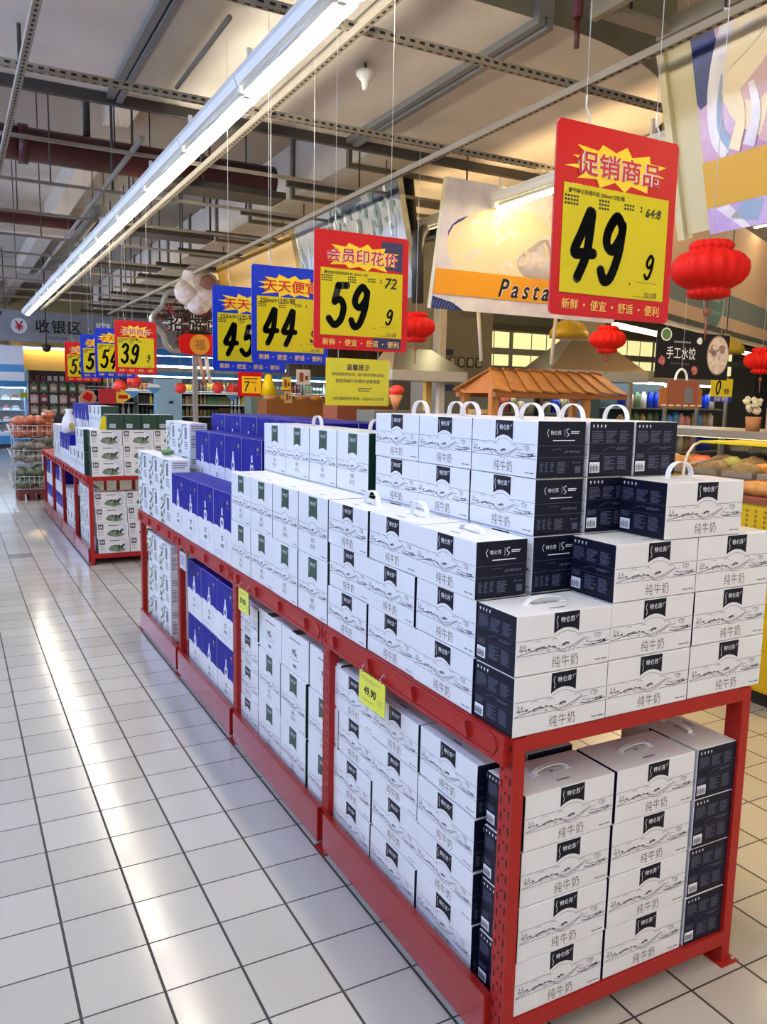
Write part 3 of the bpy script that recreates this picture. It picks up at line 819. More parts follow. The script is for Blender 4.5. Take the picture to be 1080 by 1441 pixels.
# blue cartons
BW, BD, BH = DIM['blue']
for c in range(4):
    y = 3.245 + BW / 2 + .257 * c
    carton('blue', 1.02 + BD / 2, y, DECK, '-x', 'blue and white carton at the deck aisle edge, %s from the near end' % ORD[c], 'blue cartons at the aisle edge of the deck')
for c in range(4):
    y = 3.315 + BW / 2 + .268 * c
    o = carton('darkgreen', 1.18 + BD / 2, y, DECK, '-x', 'dark carton under the raised blue row, %s from the near end' % ORD[c], 'cartons under the raised blue row')
    o.scale = (1.6, .62, 1.69)
    carton('blue', 1.18 + BD / 2, y, DECK + .2205, '-x', 'blue and white carton in the raised second row, %s from the near end' % ORD[c], 'blue cartons in the raised second row')
for row in range(2):
    for c in range(6):
        y = 3.04 + BW / 2 + .268 * c
        for r_ in range(2):
            carton('blue', 1.345 + BD / 2 + .165 * row, y, DECK + .306 * r_, '-x', 'blue carton in the %s deck row, %s of six from the near end, %s layer' % (['third', 'fourth'][row], ORD[c], L5[r_]), 'blue cartons in the back rows of the deck')
# plant-print cartons at the far end
for row, x in enumerate((1.072, 1.236)):
    n = 3 if row == 0 else 2
    for c in range(n):
        for r_ in range(2 + row):
            y = (4.28 if row == 0 else 4.52) + .1425 + .2865 * c
            carton('plant', x, y, DECK + .1858 * r_, '-x', 'plant-print carton at the far deck end, %s row, %s of %s, %s layer' % (['aisle', 'second'][row], ORD[c], ['three', 'two'][row], L5[r_]), 'plant-print cartons at the far end of the front deck')
# lower shelf, bay one: navy cartons to the aisle
for c in range(3):
    for r_ in range(4):
        y = 1.462 + W / 2 + .266 * c
        carton('navy', 1.050 + D_ / 2 + (.0035 if (r_ * 2 + c) % 3 == 0 else 0), y, LOW + .1372 * r_, '-x', 'navy-flag carton on the lower aisle shelf, %s from the near post, %s layer' % (ORD[c], L5[r_]), 'navy-flag cartons on the lower shelf of the first bay')
        carton('navy', 1.050 + D_ * 1.5 + .006, y, LOW + .1372 * r_, '-x', 'carton behind the lower aisle row, %s from the near post, %s layer' % (ORD[c], L5[r_]), 'navy-flag cartons on the lower shelf of the first bay')
# lower shelf, near end
for c, x in enumerate((1.198, 1.470)):
    for r_ in range(4):
        carton('navy', x + .002 * r_, 1.308 + D_ / 2, LOW + .1342 * r_, '-y', 'white carton on the lower shelf near end, %s column, %s layer' % (['aisle-side', 'centre'][c], L5[r_]), 'milk cartons on the lower shelf at the near end', 'low' if r_ == 3 else None)
for r_ in range(4):
    carton('navy', 1.612 + D_ / 2 + .002 * r_, 1.308 + W / 2, LOW + .1342 * r_, '+x', 'carton turned navy end out on the lower shelf near end, %s layer' % L5[r_], 'milk cartons on the lower shelf at the near end', 'low' if r_ == 3 else None)
# bay two: green-flag cartons, lying ones on top
for c, (y, w_) in enumerate(((2.475 - GW / 2, 0), (2.495 + GW / 2, 0), (2.742 + GW / 2, 0), (2.992 + GW / 2, 0))):
    for r_ in range(2):
        if c == 3 and r_ == 5: continue
        yy = y if c < 3 else 3.0 + GW / 2 - .03
        if c == 3: continue
        carton('green', 1.050 + GD / 2, yy, LOW + GP * r_, '-x', 'green-flag carton in the second lower bay, %s from its near post, %s layer' % (ORD[c], L5[r_]), 'green-flag cartons on the lower shelf of the second bay')
for r_ in range(4):
    carton('navy', 1.050 + D_ / 2, 3.065 + .06, LOW + .1372 * r_, '-x', 'navy-flag carton at the far end of the second lower bay, %s layer' % L5[r_], 'navy-flag cartons at the far end of the second lower bay')
for c, y in enumerate((2.352, 2.616, 2.876)):
    carton('lying', 1.056 + .1, y, LOW + GP * 2, '-x', 'milk carton lying flat with cow drawing outward, %s in the second lower bay' % ORD[c], 'cartons lying flat on top of the second lower bay')
# bay three: blue
for c in range(3):
    for r_ in range(2):
        y = 3.300 + BW / 2 + .262 * c
        carton('blue', 1.050 + BD / 2, y, LOW + .2785 * r_, '-x', 'blue and white carton in the third lower bay, %s from its near post, %s layer' % (ORD[c], L5[r_]), 'blue cartons on the lower shelf of the third bay').scale.z = .91
# bay four: plant cartons
for c in range(2):
    for r_ in range(3):
        y = 4.46 + .1425 + .29 * c
        carton('plant', 1.050 + .05, y, LOW + .186 * r_, '-x', 'plant-print carton in the last lower bay, %s column, %s layer' % (['near', 'far'][c], L5[r_]), 'plant-print cartons on the lower shelf of the last bay')
        carton('plant', 1.050 + .155, y, LOW + .186 * r_, '-x', 'plant-print carton behind those in the last lower bay, %s column, %s layer' % (['near', 'far'][c], L5[r_]), 'plant-print cartons on the lower shelf of the last bay')

# ================================================================== CARTONS, SECOND RACK
MW, MD, MH = DIM['meadow']; Y2 = 7.28
for c in range(3):
    for r_ in range(3):
        carton('meadow', 1.058 + MW / 2 + .271 * c - .005 * r_, Y2 + .012 + MD / 2, DECK + .1355 * r_, '-y', 'meadow-print carton on the far rack deck end, %s column, %s layer' % (['aisle-side', 'centre', 'deli-side'][c], L5[r_]), 'meadow-print cartons on the deck end of the far rack')
for c in range(2):
    for r_ in range(4):
        carton('meadow', 1.092 + MW / 2 + .272 * c - .008 * r_, Y2 + .012 + MD / 2, LOW + .1355 * r_, '-y', 'meadow-print carton on the far rack lower end shelf, %s column, %s layer' % (['aisle-side', 'centre'][c], L5[r_]), 'meadow-print cartons on the lower end shelf of the far rack')
for c in range(4):
    carton('darkgreen', 1.198 + .069 + .1435 * c, Y2 + .012 + .12, DECK + .407, '-y', 'dark green carton atop the far rack end, %s from the aisle' % ORD[c], 'dark green cartons atop the far rack end')
G2 = 'milk cartons along the aisle side of the far rack'
for c in range(2):
    for r_ in range(2):
        carton('green', 1.02 + GD / 2, Y2 + .19 + GW / 2 + .247 * c, DECK + .2012 * r_, '-x', 'green-flag carton at the far rack aisle edge, %s from its end, %s layer' % (ORD[c], L5[r_]), G2)
for c in range(2):
    carton('green', 1.02 + GD / 2, Y2 + .70 + GW / 2 + .247 * c, DECK, '-x', 'green-flag carton in the low single-layer gap on the far rack, %s of two' % ORD[c], G2)
for c in range(3):
    carton('blue', 1.03 + BD / 2, Y2 + 1.22 + BW / 2 + .262 * c, DECK, '-x', 'blue carton at the far rack aisle edge, %s from the near end' % ORD[c], G2)
for c in range(2):
    for r_ in range(2):
        carton('plant', 1.03 + .05, Y2 + 2.05 + .145 + .29 * c, DECK + .186 * r_, '-x', 'plant-print carton at the far rack aisle edge, %s past the blue ones, %s layer' % (ORD[c], L5[r_]), G2)
for c in range(3):
    for r_ in range(3):
        carton('green', 1.19 + GD / 2, Y2 + .30 + GW / 2 + .247 * c, DECK + .2012 * r_, '-x', 'green-flag carton in the far rack second row, %s from its end, %s layer' % (ORD[c], L5[r_]), 'milk cartons in the second row of the far rack')
for c in range(4):
    for r_ in range(2):
        carton('blue', 1.19 + BD / 2, Y2 + 1.10 + BW / 2 + .262 * c, DECK + .3055 * r_, '-x', 'blue carton in the far rack second row, %s from its end, %s layer' % (ORD[c], L5[r_]), 'milk cartons in the second row of the far rack')
for c in range(3):
    carton('blue', 1.36 + BD / 2 + .165 * c, Y2 + .62 + BW / 2, DECK, '-y', 'blue carton near the middle of the far rack, %s from the aisle, below' % ORD[c], 'milk cartons inside the far rack')
    carton('green', 1.36 + BD / 2 + .165 * c, Y2 + .62 + BW / 2, DECK + .306, '-y', 'green-end carton on a blue one amid the far rack, %s from the aisle' % ORD[c], 'milk cartons inside the far rack')
for k, (kind, n, st, nm) in enumerate((('plant', 2, .29, 'plant-print'), ('green', 3, .247, 'green-flag'), ('blue', 3, .262, 'blue'), ('blue', 3, .262, 'blue'))):
    for c in range(n):
        for r_ in range(2 if kind != 'plant' else 3):
            o = carton(kind, 1.05 + DIM[kind][1] / 2, Y2 + PITCH * k + (.20 if k == 0 else .09) + DIM[kind][0] / 2 + st * c, LOW + (DIM[kind][2] + .001) * (.91 if kind == 'blue' else 1) * r_, '-x', '%s carton on the far rack lower shelf, %s bay, %s column, %s layer' % (nm, ORD[k], ORD[c], L5[r_]), 'cartons on the lower shelf of the far rack')
            if kind == 'blue': o.scale.z = .91

# ================================================================== PRICE TAGS ON THE RAIL
def rail_tag(y, w, h, z, price, label, m='tag_yellow', tilt=0.0):
    t = thing('price_tag', label, 'price tag', (1.004, y, z), -PI / 2, 'plastic price tags hung on the rail')
    mb = MB(); mb.prism(rrect(-w / 2, -h, w / 2, 0, .006, 3), (0, -.004, 0), (1, 0, 0), (0, 0, 1), (0, .0015, 0), m)
    o = Vector((0, -.0046, 0))
    if price:
        mb.plane(mv(text2(price, h=h * .26, bold=.03, shear=.12), -w * .06, -h * .52), o, (1, 0, 0), (0, 0, 1), 'ink_black')
        mb.plane(join([rect(-w * .42, -h * .17, w * .35, -h * .13), rect(-w * .42, -h * .24, w * .1, -h * .21), rect(w * .24, -h * .62, w * .42, -h * .58), rect(w * .24, -h * .72, w * .42, -h * .68), rect(-w * .38, -h * .84, w * .05, -h * .80)]), o, (1, 0, 0), (0, 0, 1), 'ink_olive')
    else:
        mb.plane(join([rect(-w * .35, -h * (.25 + .15 * k), w * .3, -h * (.19 + .15 * k)) for k in range(4)]), o, (1, 0, 0), (0, 0, 1), 'print_grey')
    mb.build('card', t)
    for s in (-1, 1):
        mb = MB(); mb.tube([(s * w * .36, -.004, -.004), (s * w * .36, -.008, .012), (s * w * .36, .004, .024), (s * w * .36, .006, .014)], .0016, 'clear_film', 6); mb.build('hook', t)
rail_tag(1.905, .155, .094, .722, '49.90', 'yellow price tag reading 49.90 hung on the rail of the nearest bay')
rail_tag(3.025, .125, .092, .722, '59.90', 'yellow price tag at the post between the green and blue bays')
rail_tag(3.985, .115, .088, .705, None, 'pale grey price tag at the post beside the blue cartons', 'print_pale')
for k, y in enumerate((9.3, 10.2, 11.2)):
    rail_tag(y - .2, .10, .20, .715, None, 'pale strip tag on the far rack rail, %s from its near end' % ORD[k], 'card_cream')

# ================================================================== HANGING PRICE SIGNS
def wire(mb, x, z0, z1, y=0, m='wire_white', r=.0012):
    mb.tube([(x, y, z0), (x, y, z1)], r, m, 5)
def hang_sign(y, x0, x1, z0, z1, base, head, big, small, unit, label, old=None, yaw=0, goods='250ml×12包/箱', navy=False):
    w, h = x1 - x0, z1 - z0
    t = thing('price_sign', label, 'sign', ((x0 + x1) / 2, y, z0), yaw, 'price signs hung over the racks')
    X, Z = (1, 0, 0), (0, 0, 1)
    mb = MB(); mb.prism(rrect(-w / 2, 0, w / 2, h, w * .035), (0, 0, 0), X, Z, (0, .005, 0), base)
    o1, o2, o3 = (0, -.0010, 0), (0, -.0018, 0), (0, -.0026, 0)
    parts = ['新鲜', '便宜', '舒适', '便利']
    zf = h * .062
    for k, s in enumerate(parts):
        mb.plane(mv(text2(s, w=w * .13, bold=.01), -w * .345 + k * w * .23, zf), o1, X, Z, 'ink_gold')
        if k < 3: mb.plane(disc2(-w * .23 + k * w * .23, zf, w * .008, n=8), o1, X, Z, 'ink_gold')
    for dx, dz in ((-.44, .13), (.44, .13), (0, .10), (-.40, .96), (.40, .96)): mb.plane(disc2(dx * w, dz * h, w * .009, n=8), o1, X, Z, 'red_shade' if base == 'sign_red' else 'sign_navy')
    if navy:
        mb.plane(([(w * .20, h * .72), (w * .43, h * .70), (w * .43, h * .955), (w * .20, h * .955)], [(0, 1, 2, 3)]), (0, -.0004, 0), X, Z, 'sign_navy')
        mb.plane(rect(w * .12, .01, w * .43, h * .115), (0, -.0004, 0), X, Z, 'sign_navy')
    mb.build('board', t)
    mb = MB(); bz = h * .80
    mb.plane(burst2(0, bz, w * .41, h * .115, 13, int(y * 10)), o1, X, Z, 'burst_yellow')
    fs = dict(w=w * .70 if len(head) == 4 else w * .76, h=h * .125)
    mb.plane(mv(text2(head, bold=.045, **fs), 0, bz), o2, X, Z, 'white_print' if base == 'sign_red' else 'burst_yellow')
    mb.plane(mv(text2(head, bold=.018, **fs), 0, bz), o3, X, Z, 'ink_red')
    mb.build('burst', t)
    mb = MB(); c0, c1, d0, d1 = -w * .435, w * .435, h * .12, h * .685
    mb.prism([(c0, d0), (c1, d0), (c1, d1), (c0, d1)], (0, -.0005, 0), X, Z, (0, -.0012, 0), 'sign_yellow')
    cw, ch = c1 - c0, d1 - d0
    o4 = (0, -.0022, 0)
    dh = ch * .68; dw = cw * .205
    mb.plane(digit2(big[0], c0 + cw * .10, d0 + ch * .12, dw, dh, w * .066), o4, X, Z, 'ink_black')
    mb.plane(digit2(big[1], c0 + cw * .37, d0 + ch * .11, dw, dh, w * .066), o4, X, Z, 'ink_black')
    if small:
        mb.plane(digit2(small, c0 + cw * .80, d0 + ch * .20, cw * .085, ch * .25, w * .022), o4, X, Z, 'ink_black')
        mb.plane(join([disc2(c0 + cw * .655, d0 + ch * .14, w * .007, n=8), rect(c0 + cw * .72, d0 + ch * .165, c0 + cw * .93, d0 + ch * .169), rect(c0 + cw * .68, d0 + ch * .025, c0 + cw * .93, d0 + ch * .029)]), o4, X, Z, 'ink_black')
    mb.plane(mv(text2(unit, w=cw * .13, bold=.01), c0 + cw * .87, d0 + ch * .055), o4, X, Z, 'ink_black')
    mb.plane(mv(text2(goods, w=cw * .52, bold=.02), c0 + cw * .30, d1 - ch * .065), o4, X, Z, 'ink_black')
    R = random.Random(int(y * 100)); rows = []
    for k in range(3):
        for xa, n in ((.01, 5), (.32, 4), (.56, 4), (.72, 1)):
            if k == 2 and xa > .4: continue
            for q in range(n): rows.append(rect(c0 + cw * (xa + q * .026), d1 - ch * (.125 + k * .035), c0 + cw * (xa + q * .026 + .018), d1 - ch * (.105 + k * .035)))
    mb.plane(join(rows), o4, X, Z, 'ink_black')
    if old:
        mb.plane(mv(text2(old, w=cw * .155, bold=.02, shear=.2), c0 + cw * .85, d1 - ch * .155), o4, X, Z, 'ink_black')
        mb.plane(line2([(c0 + cw * .77, d1 - ch * .185), (c0 + cw * .93, d1 - ch * .13)], w * .006), o4, X, Z, 'ink_black')
    mb.build('price_card', t)
    mb = MB()
    mb.plane(([(-w * .44, h * .115), (w * .44, h * .115), (w * .44, h * .69), (-w * .44, h * .69)], [(0, 1, 2, 3)]), (0, -.0042, 0), X, Z, 'glass'); mb.build('card_sleeve', t)
    for s in (-1, 1):
        mb = MB(); x = s * w * .29
        mb.tube([(x + .010, .003, h * .965), (x + .014, .001, h + .012), (x + .002, .003, h + .035), (x + .002, .003, h + .060)], .0022, 'wire_white', 6)
        wire(mb, x + .002, h + .055, hang_z(t.location.x, y) - z0, .003)
        mb.build('hanging_wire', t)
    return t
hang_sign(1.49, 1.224, 1.604, 1.690, 2.118, 'sign_red', '促销商品', '49', '9', '元/12包', 'red hanging price sign reading 49.9, largest and nearest', old='64.8', goods='蒙牛特仑苏纯牛奶 250ml×12包/箱')
hang_sign(2.81, 1.204, 1.602, 1.672, 2.103, 'sign_red', '会员印花价', '59', '9', '元/12包', 'red hanging price sign reading 59.9, second along the rack', old='72', goods='蒙牛特仑苏有机纯牛奶 250ml×12包', navy=True)
hang_sign(3.57, 1.225, 1.605, 1.645, 2.080, 'sign_blue', '天天便宜', '44', '9', '元/12包', 'blue hanging price sign reading 44.9, behind the red 59.9 sign')
hang_sign(4.13, 1.208, 1.605, 1.618, 2.050, 'sign_blue', '天天便宜', '45', '9', '元/12包', 'blue hanging price sign reading 45, behind the 44.9 sign')
hang_sign(7.07, 1.236, 1.580, 1.662, 2.098, 'sign_red', '促销商品', '39', '9', '元/12包', 'red hanging price sign reading 39.9 over the far rack end')
hang_sign(7.90, 1.203, 1.560, 1.640, 2.090, 'sign_blue', '天天便宜', '54', '9', '元/箱', 'blue hanging price sign reading 54, behind the red 39.9 sign')
hang_sign(8.55, 1.165, 1.545, 1.645, 2.070, 'sign_blue', '天天便宜', '58', '9', '元/箱', 'blue hanging price sign showing a 5, third over the far rack')
hang_sign(9.60, 1.140, 1.520, 1.620, 2.050, 'sign_red', '促销商品', '59', '9', '元/箱', 'red hanging price sign furthest along the far rack', yaw=.12)

# notice under the 59.9 sign
t = thing('notice_sheet', 'yellow printed notice hung below the red 59.9 sign', 'notice', (1.393, 2.815, 1.462))
mb = MB(); mb.prism(rrect(-.136, 0, .136, .178, .004), (0, 0, 0), (1, 0, 0), (0, 0, 1), (0, .0016, 0), 'note_yellow')
o = (0, -.0008, 0); X, Z = (1, 0, 0), (0, 0, 1)
mb.plane(mv(text2('温馨提示', w=.10, bold=.02, space=1.1), 0, .145), o, X, Z, 'print_dark')
mb.plane(mv(text2('因包装更换较快，每人每次限购2提装', w=.225), .002, .118), o, X, Z, 'print_dark')
mb.plane(mv(text2('超限购部分按原价结算销售', w=.19), 0, .093), o, X, Z, 'print_dark')
mb.plane(join([rect(.0, .064, .062, .067), rect(.0, .055, .05, .058)]), o, X, Z, 'print_dark')
mb.plane(mv(text2('1.如有疑问及时咨询，以店内公告为准', w=.225), .002, .026), o, X, Z, 'print_dark')
mb.build('sheet', t)
for s in (-1, 1):
    mb = MB(); wire(mb, s * .085, .17, .215); mb.build('hanging_wire', t)

# ================================================================== CEILING INSTALLATIONS
def perforated(mb, x0, y0, z, x1, y1, m='rail_paint', w=.034, h=.034, step=.05, near=99):
    """slotted strut channel between two points (along x or y)"""
    if abs(x1 - x0) > abs(y1 - y0):
        mb.box(x0, y0 - w / 2, z, x1, y0 + w / 2, z + h, m)
        n = int((min(x1, near) - x0) / step)
        g_ = join([rect(k * step + .008, -.006, k * step + .034, .006) for k in range(n)])
        mb.plane(g_, (x0, y0, z - .0008), (1, 0, 0), (0, -1, 0), 'slot_shade')
        mb.plane(g_, (x0, y0 - w / 2 - .0008, z + h / 2), (1, 0, 0), (0, 0, 1), 'slot_shade')
    else:
        mb.box(x0 - w / 2, y0, z, x0 + w / 2, y1, z + h, m)
        n = int((min(y1, near) - y0) / step)
        g_ = join([rect(k * step + .008, -.006, k * step + .034, .006) for k in range(n)])
        mb.plane(g_, (x0, y0, z - .0008), (0, 1, 0), (1, 0, 0), 'slot_shade')
        mb.plane(g_, (x0 - w / 2 - .0008, y0, z + h / 2), (0, -1, 0), (0, 0, 1), 'slot_shade') if False else None
for x, nm in ((.378, 'left of the bright lamp row'), (1.585, 'just right of the bright lamp row'), (2.785, 'over the deli side, above the largest red sign')):
    mb = MB(); perforated(mb, x, -4, 3.0, x, 16.5, near=8); solo(mb, 'ceiling_rail', 'slotted ceiling rail running along the aisle, %s' % nm, 'rail', group='slotted ceiling rails along the aisle')
RY = [2.13, 3.31, 4.50, 5.66, 6.78, 7.93, 9.1, 10.25, 11.4, 12.55, 13.7, 14.85]
for k, y in enumerate(RY):
    w_ = .034 if k < 3 else .022
    mb = MB(); perforated(mb, -6, y, 3.035, 4.6 if k < 3 else 4.2, y, near=4.6 if k < 3 else -5.9, w=w_, h=w_); solo(mb, 'cross_rail', 'slotted steel rail crossing the aisle under the ceiling, %s from the viewer' % ORD[k], 'rail', group='slotted rails across the aisle')
rods = [(.378, 4.5, 'left rail'), (.378, 6.78, 'left rail, further'), (1.585, 5.66, 'lamp-side rail'), (1.585, 7.93, 'lamp-side rail, further'), (1.02, 5.66, 'third crossing'), (.75, 6.78, 'fifth crossing'), (1.2, 6.78, 'fifth crossing, second'), (.6, 7.93, 'sixth crossing'), (1.585, 10.25, 'lamp-side rail, far'), (1.95, 6.9, 'duct side'), (2.3, 7.93, 'sixth crossing, duct side'), (2.0, 9.1, 'seventh crossing, duct side'), (2.6, 10.25, 'far duct side'), (2.785, 5.66, 'deli-side rail'), (.9, 9.1, 'seventh crossing'), (.3, 10.25, 'eighth crossing'), (1.9, 11.4, 'ninth crossing'), (.9, 12.55, 'tenth crossing'), (2.45, 12.55, 'tenth crossing, duct side')]
for k, (x, y, nm) in enumerate(rods):
    mb = MB(); mb.tube([(x, y, 3.04), (x, y, 4.7)], .006 if k % 3 else .011, 'rod_dark', 6)
    solo(mb, 'hanger_rod', 'thin dark hanger rod dropping from the ceiling to the rails, %s' % nm, 'rod', group='hanger rods holding the ceiling rails')
# wide pale trunk duct crossing the top of the picture
t = thing('trunk_duct', 'wide pale sheet metal air duct crossing overhead with flanged joints', 'air duct', (0, 3.2, 3.24))
mb = MB()
arc = [(2.55 + 1.57 * math.sin(math.radians(a)), 1.05 - 1.05 * math.cos(math.radians(a))) for a in range(0, 91, 6)]
out = [(-9, 0)] + [(p[0], p[1]) for p in arc] + [(4.12, 2.0), (-9, 2.0)]
b = [(p[0], p[1], 0) for p in out]; tp = [(p[0], p[1], .62) for p in out]
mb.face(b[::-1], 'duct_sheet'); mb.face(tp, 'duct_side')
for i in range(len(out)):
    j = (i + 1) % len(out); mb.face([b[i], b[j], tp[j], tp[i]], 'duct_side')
mb.build('duct_body', t)
for x in (-3.7, -2.15, -.6, .945, 2.50):
    mb = MB(); mb.box(x - .045, -.04, -.035, x - .005, 2.0, .0, 'galvanised'); mb.box(x + .005, -.04, -.05, x + .04, 2.0, .0, 'galvanised'); mb.box(x - .045, -.045, 0, x + .04, -.0, .62, 'galvanised')
    mb.build('flange', t)
for x in (.15, 1.75):
    mb = MB(); mb.box(x, .0, -.006, x + .008, 2.0, .0, 'steel_dull'); mb.build('seam', t)
for y, w_ in ((2.0, .04),):
    mb = MB(); mb.box(-9, y, -.06, 4.12, y + w_, -.0, 'rod_dark' if y > 1 else 'galvanised'); mb.build('support_angle', t)
# branch duct running away over the deli edge
t = thing('branch_duct', 'long air duct running away above the posters with flanged sections', 'air duct', (2.84, 5.35, 3.30))
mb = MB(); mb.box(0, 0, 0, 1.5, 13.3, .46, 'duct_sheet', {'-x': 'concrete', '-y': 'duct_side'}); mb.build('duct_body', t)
for k in range(11):
    y = .55 + 1.18 * k
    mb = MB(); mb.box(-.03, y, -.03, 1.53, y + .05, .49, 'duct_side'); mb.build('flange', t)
    mb = MB(); mb.box(-.35, y + .45, -.12, 1.6, y + .50, -.07, 'rod_dark'); mb.tube([(-.3, y + .475, -.10), (-.3, y + .475, 1.4)], .010, 'rod_dark', 6); mb.build('trapeze_hanger', t)
for k, (y, h_) in enumerate(((6.3, .05), (8.3, .05), (10.6, .05))):
    mb = MB(); mb.box(1.55, y, 3.0585, 2.45, y + .30, 3.0585 + h_, 'rod_dark')
    solo(mb, 'cable_tray', 'dark cable tray crossing under the far duct, %s from the viewer' % ORD[k], 'cable tray', group='cable trays under the far duct')
# dark red water main and grey conduits
t = thing('water_main', 'thick dark red pipe crossing under the ceiling beyond the pale duct', 'pipe', (0, 7.0, 3.36))
mb = MB(); mb.tube([(-6, 0, 0), (2.6, 0, 0)], .125, 'pipe_red', 16); mb.build('pipe', t)
mb = MB(); mb.tube([(.55, 0, 0), (.62, 0, 0)], .145, 'pipe_red', 16); mb.build('coupling', t)
mb = MB(); mb.tube([(1.05, 0, .1), (1.05, 0, 1.34)], .03, 'rod_dark', 8); mb.build('hanger', t)
mb = MB(); mb.tube([(-6, 13.2, 3.98), (6, 13.2, 3.98)], .08, 'pipe_red', 12); solo(mb, 'water_pipe', 'thinner dark red pipe crossing far down the aisle ceiling', 'pipe')
for k, (x, ya, yb, z, r) in enumerate(((1.14, 3.6, 4.52, 3.10, .012), (1.13, 5.35, 12.3, 3.06, .018), (1.27, 7.8, 9.6, 3.12, .05))):
    mb = MB(); mb.tube([(x, ya, z), (x, yb, z)], r, 'conduit', 8)
    solo(mb, 'conduit', ['short thin grey conduit beside the lamp row near the top of the picture', 'long thin grey conduit running beside the lamp row', 'thicker grey conduit piece by the dark red pipe'][k], 'conduit')
for k, (x, y, z) in enumerate(((2.02, 4.05, 3.20), (.30, 6.3, 3.7), (.26, 8.3, 3.75))):
    t = thing('sprinkler', ['pale ceiling detector under the stained duct joint', 'sprinkler head hanging on the left ceiling, nearer one', 'sprinkler head hanging on the left ceiling, further one'][k], 'sprinkler', (x, y, z))
    mb = MB()
    if k == 0: mb.lathe([(.05, 0), (.05, -.02), (.022, -.05), (.015, -.09), (.0, -.092)], 'cable_cream', 14)
    else: mb.lathe([(.05, .9), (.05, .84), (.02, .82)], 'rod_dark', 10); mb.tube([(0, 0, .84), (-.03, -.1, .3), (-.06, -.15, .0)], .016, 'rod_dark', 6)
    mb.build('head', t)
    mb = MB(); mb.tube([(0, 0, 0 if k == 0 else .86), (0, 0, 4.7 - z)], .008, 'rod_dark', 6); mb.build('drop_pipe', t)
# red dropper and open cable ladder over the deli
mb = MB(); mb.tube([(2.48, 2.92, 3.02), (2.48, 2.92, 3.14)], .012, 'pipe_red', 8); mb.tube([(2.48, 2.92, 3.14), (2.48, 2.92, 4.6)], .022, 'pipe_red', 8); solo(mb, 'pipe_dropper', 'dark red pipe dropper pointing down by the duct corner', 'pipe')
t = thing('cable_ladder', 'open olive cable ladder above the pink poster', 'cable tray', (2.66, 1.7, 3.22))
for dx in (0, .42):
    mb = MB(); mb.box(dx, -3, 0, dx + .035, 1.35, .08, 'rail_paint'); mb.build('side_rail', t)
for k in range(8):
    mb = MB(); mb.box(.03, 1.26 - .5 * k, .01, .43, 1.33 - .5 * k, .05, 'rail_paint'); mb.build('rung', t)
for dy in (1.3, .1):
    mb = MB(); mb.tube([(.2, dy, .05), (.2, dy, 1.4)], .008, 'rod_dark', 6); mb.build('hanger_rod', t)

# ================================================================== HANGING POSTERS
def poster(name, label, loc, rz, tilt, w, h, draw, rod):
    t = thing('hanging_poster', label, 'poster', loc, rz, 'tilted picture panels hung over the deli counters', rx=tilt)
    mb = MB(); mb.box(0, .008, 0, w, .055, h, 'poster_frame'); mb.build('frame', t)
    mb = MB(); draw(mb, w, h); mb.build('picture', t)
    for s in (.1, .9):
        mb = MB(); mb.tube([(w * s, .03, h), (w * s, .03 + math.tan(tilt) * rod, h + rod)], .006, 'rod_dark', 6); mb.build('hanging_rod', t)
    return t
X, Z = (1, 0, 0), (0, 0, 1)
def lay(mb, g_, k, m): mb.plane(g_, (0, .0065 - .0008 * k, 0), X, Z, m)
def clip_poly(pts, w, h): return [(min(max(x, 0), w), min(max(y, 0), h)) for x, y in pts]
def cl(g_, w, h): return clip_poly(g_[0], w, h), g_[1]
def d_pasta(mb, w, h):
    lay(mb, rect(0, 0, w, h), 0, 'poster_pale')
    lay(mb, cl(blob2(w * .14, h * .60, w * .10, h * .14, 14, .1, 2), w, h), 1, 'poster_navy')
    lay(mb, cl(blob2(w * .34, h * .52, w * .30, h * .33, 30, .04, 3), w, h), 2, 'poster_cream')
    lay(mb, cl(blob2(w * .62, h * .45, w * .22, h * .22, 20, .08, 5), w, h), 2, 'poster_pale')
    lay(mb, cl(blob2(w * .80, h * .62, w * .22, h * .18, 20, .08, 6), w, h), 3, 'poster_cream')
    R = random.Random(8)
    for k in range(26):
        x, y = w * (.16 + R.random() * .42), h * (.36 + R.random() * .42); a = R.random() * 3
        lay(mb, line2(curve([(x, y), (x + .06 * math.cos(a), y + .06 * math.sin(a)), (x + .12 * math.cos(a + .7), y + .12 * math.sin(a + .7))]), .022), 4 + k % 3, ['poster_cream', 'poster_pale', 'poster_cream'][k % 3])
    for p in ([(w * .60, h * .50), (w * .64, h * .46), (w * .66, h * .40), (w * .70, h * .36)], [(w * .66, h * .44), (w * .72, h * .46)]): lay(mb, line2(curve(p), .006), 7, 'poster_slate')
    lay(mb, ([(0, 0), (w * .16, 0), (w * .10, h * .06), (0, h * .10)], [(0, 1, 2, 3)]), 8, 'poster_navy')
    for k in range(8): lay(mb, line2([(w * .015 * k, 0), (w * .015 * k + .02, h * .07)], .003), 9, 'poster_slate')
    lay(mb, rect(0, h * .12, w, h * .32), 10, 'poster_orange')
    tx = text2('Pasta', w=.47, h=h * .15, bold=.05, shear=.18, space=1.45)
    lay(mb, mv(tx, w * .455, h * .215), 11, 'white_print')
    lay(mb, mv(text2('Pasta', w=.47, h=h * .15, bold=.022, shear=.18, space=1.45), w * .455, h * .215), 12, 'ink_black')
poster('pasta', 'hanging poster of pasta noodles with orange band lettered Pasta', (3.06, 5.03, 2.14), .0, .20, 1.75, .875, d_pasta, .20)
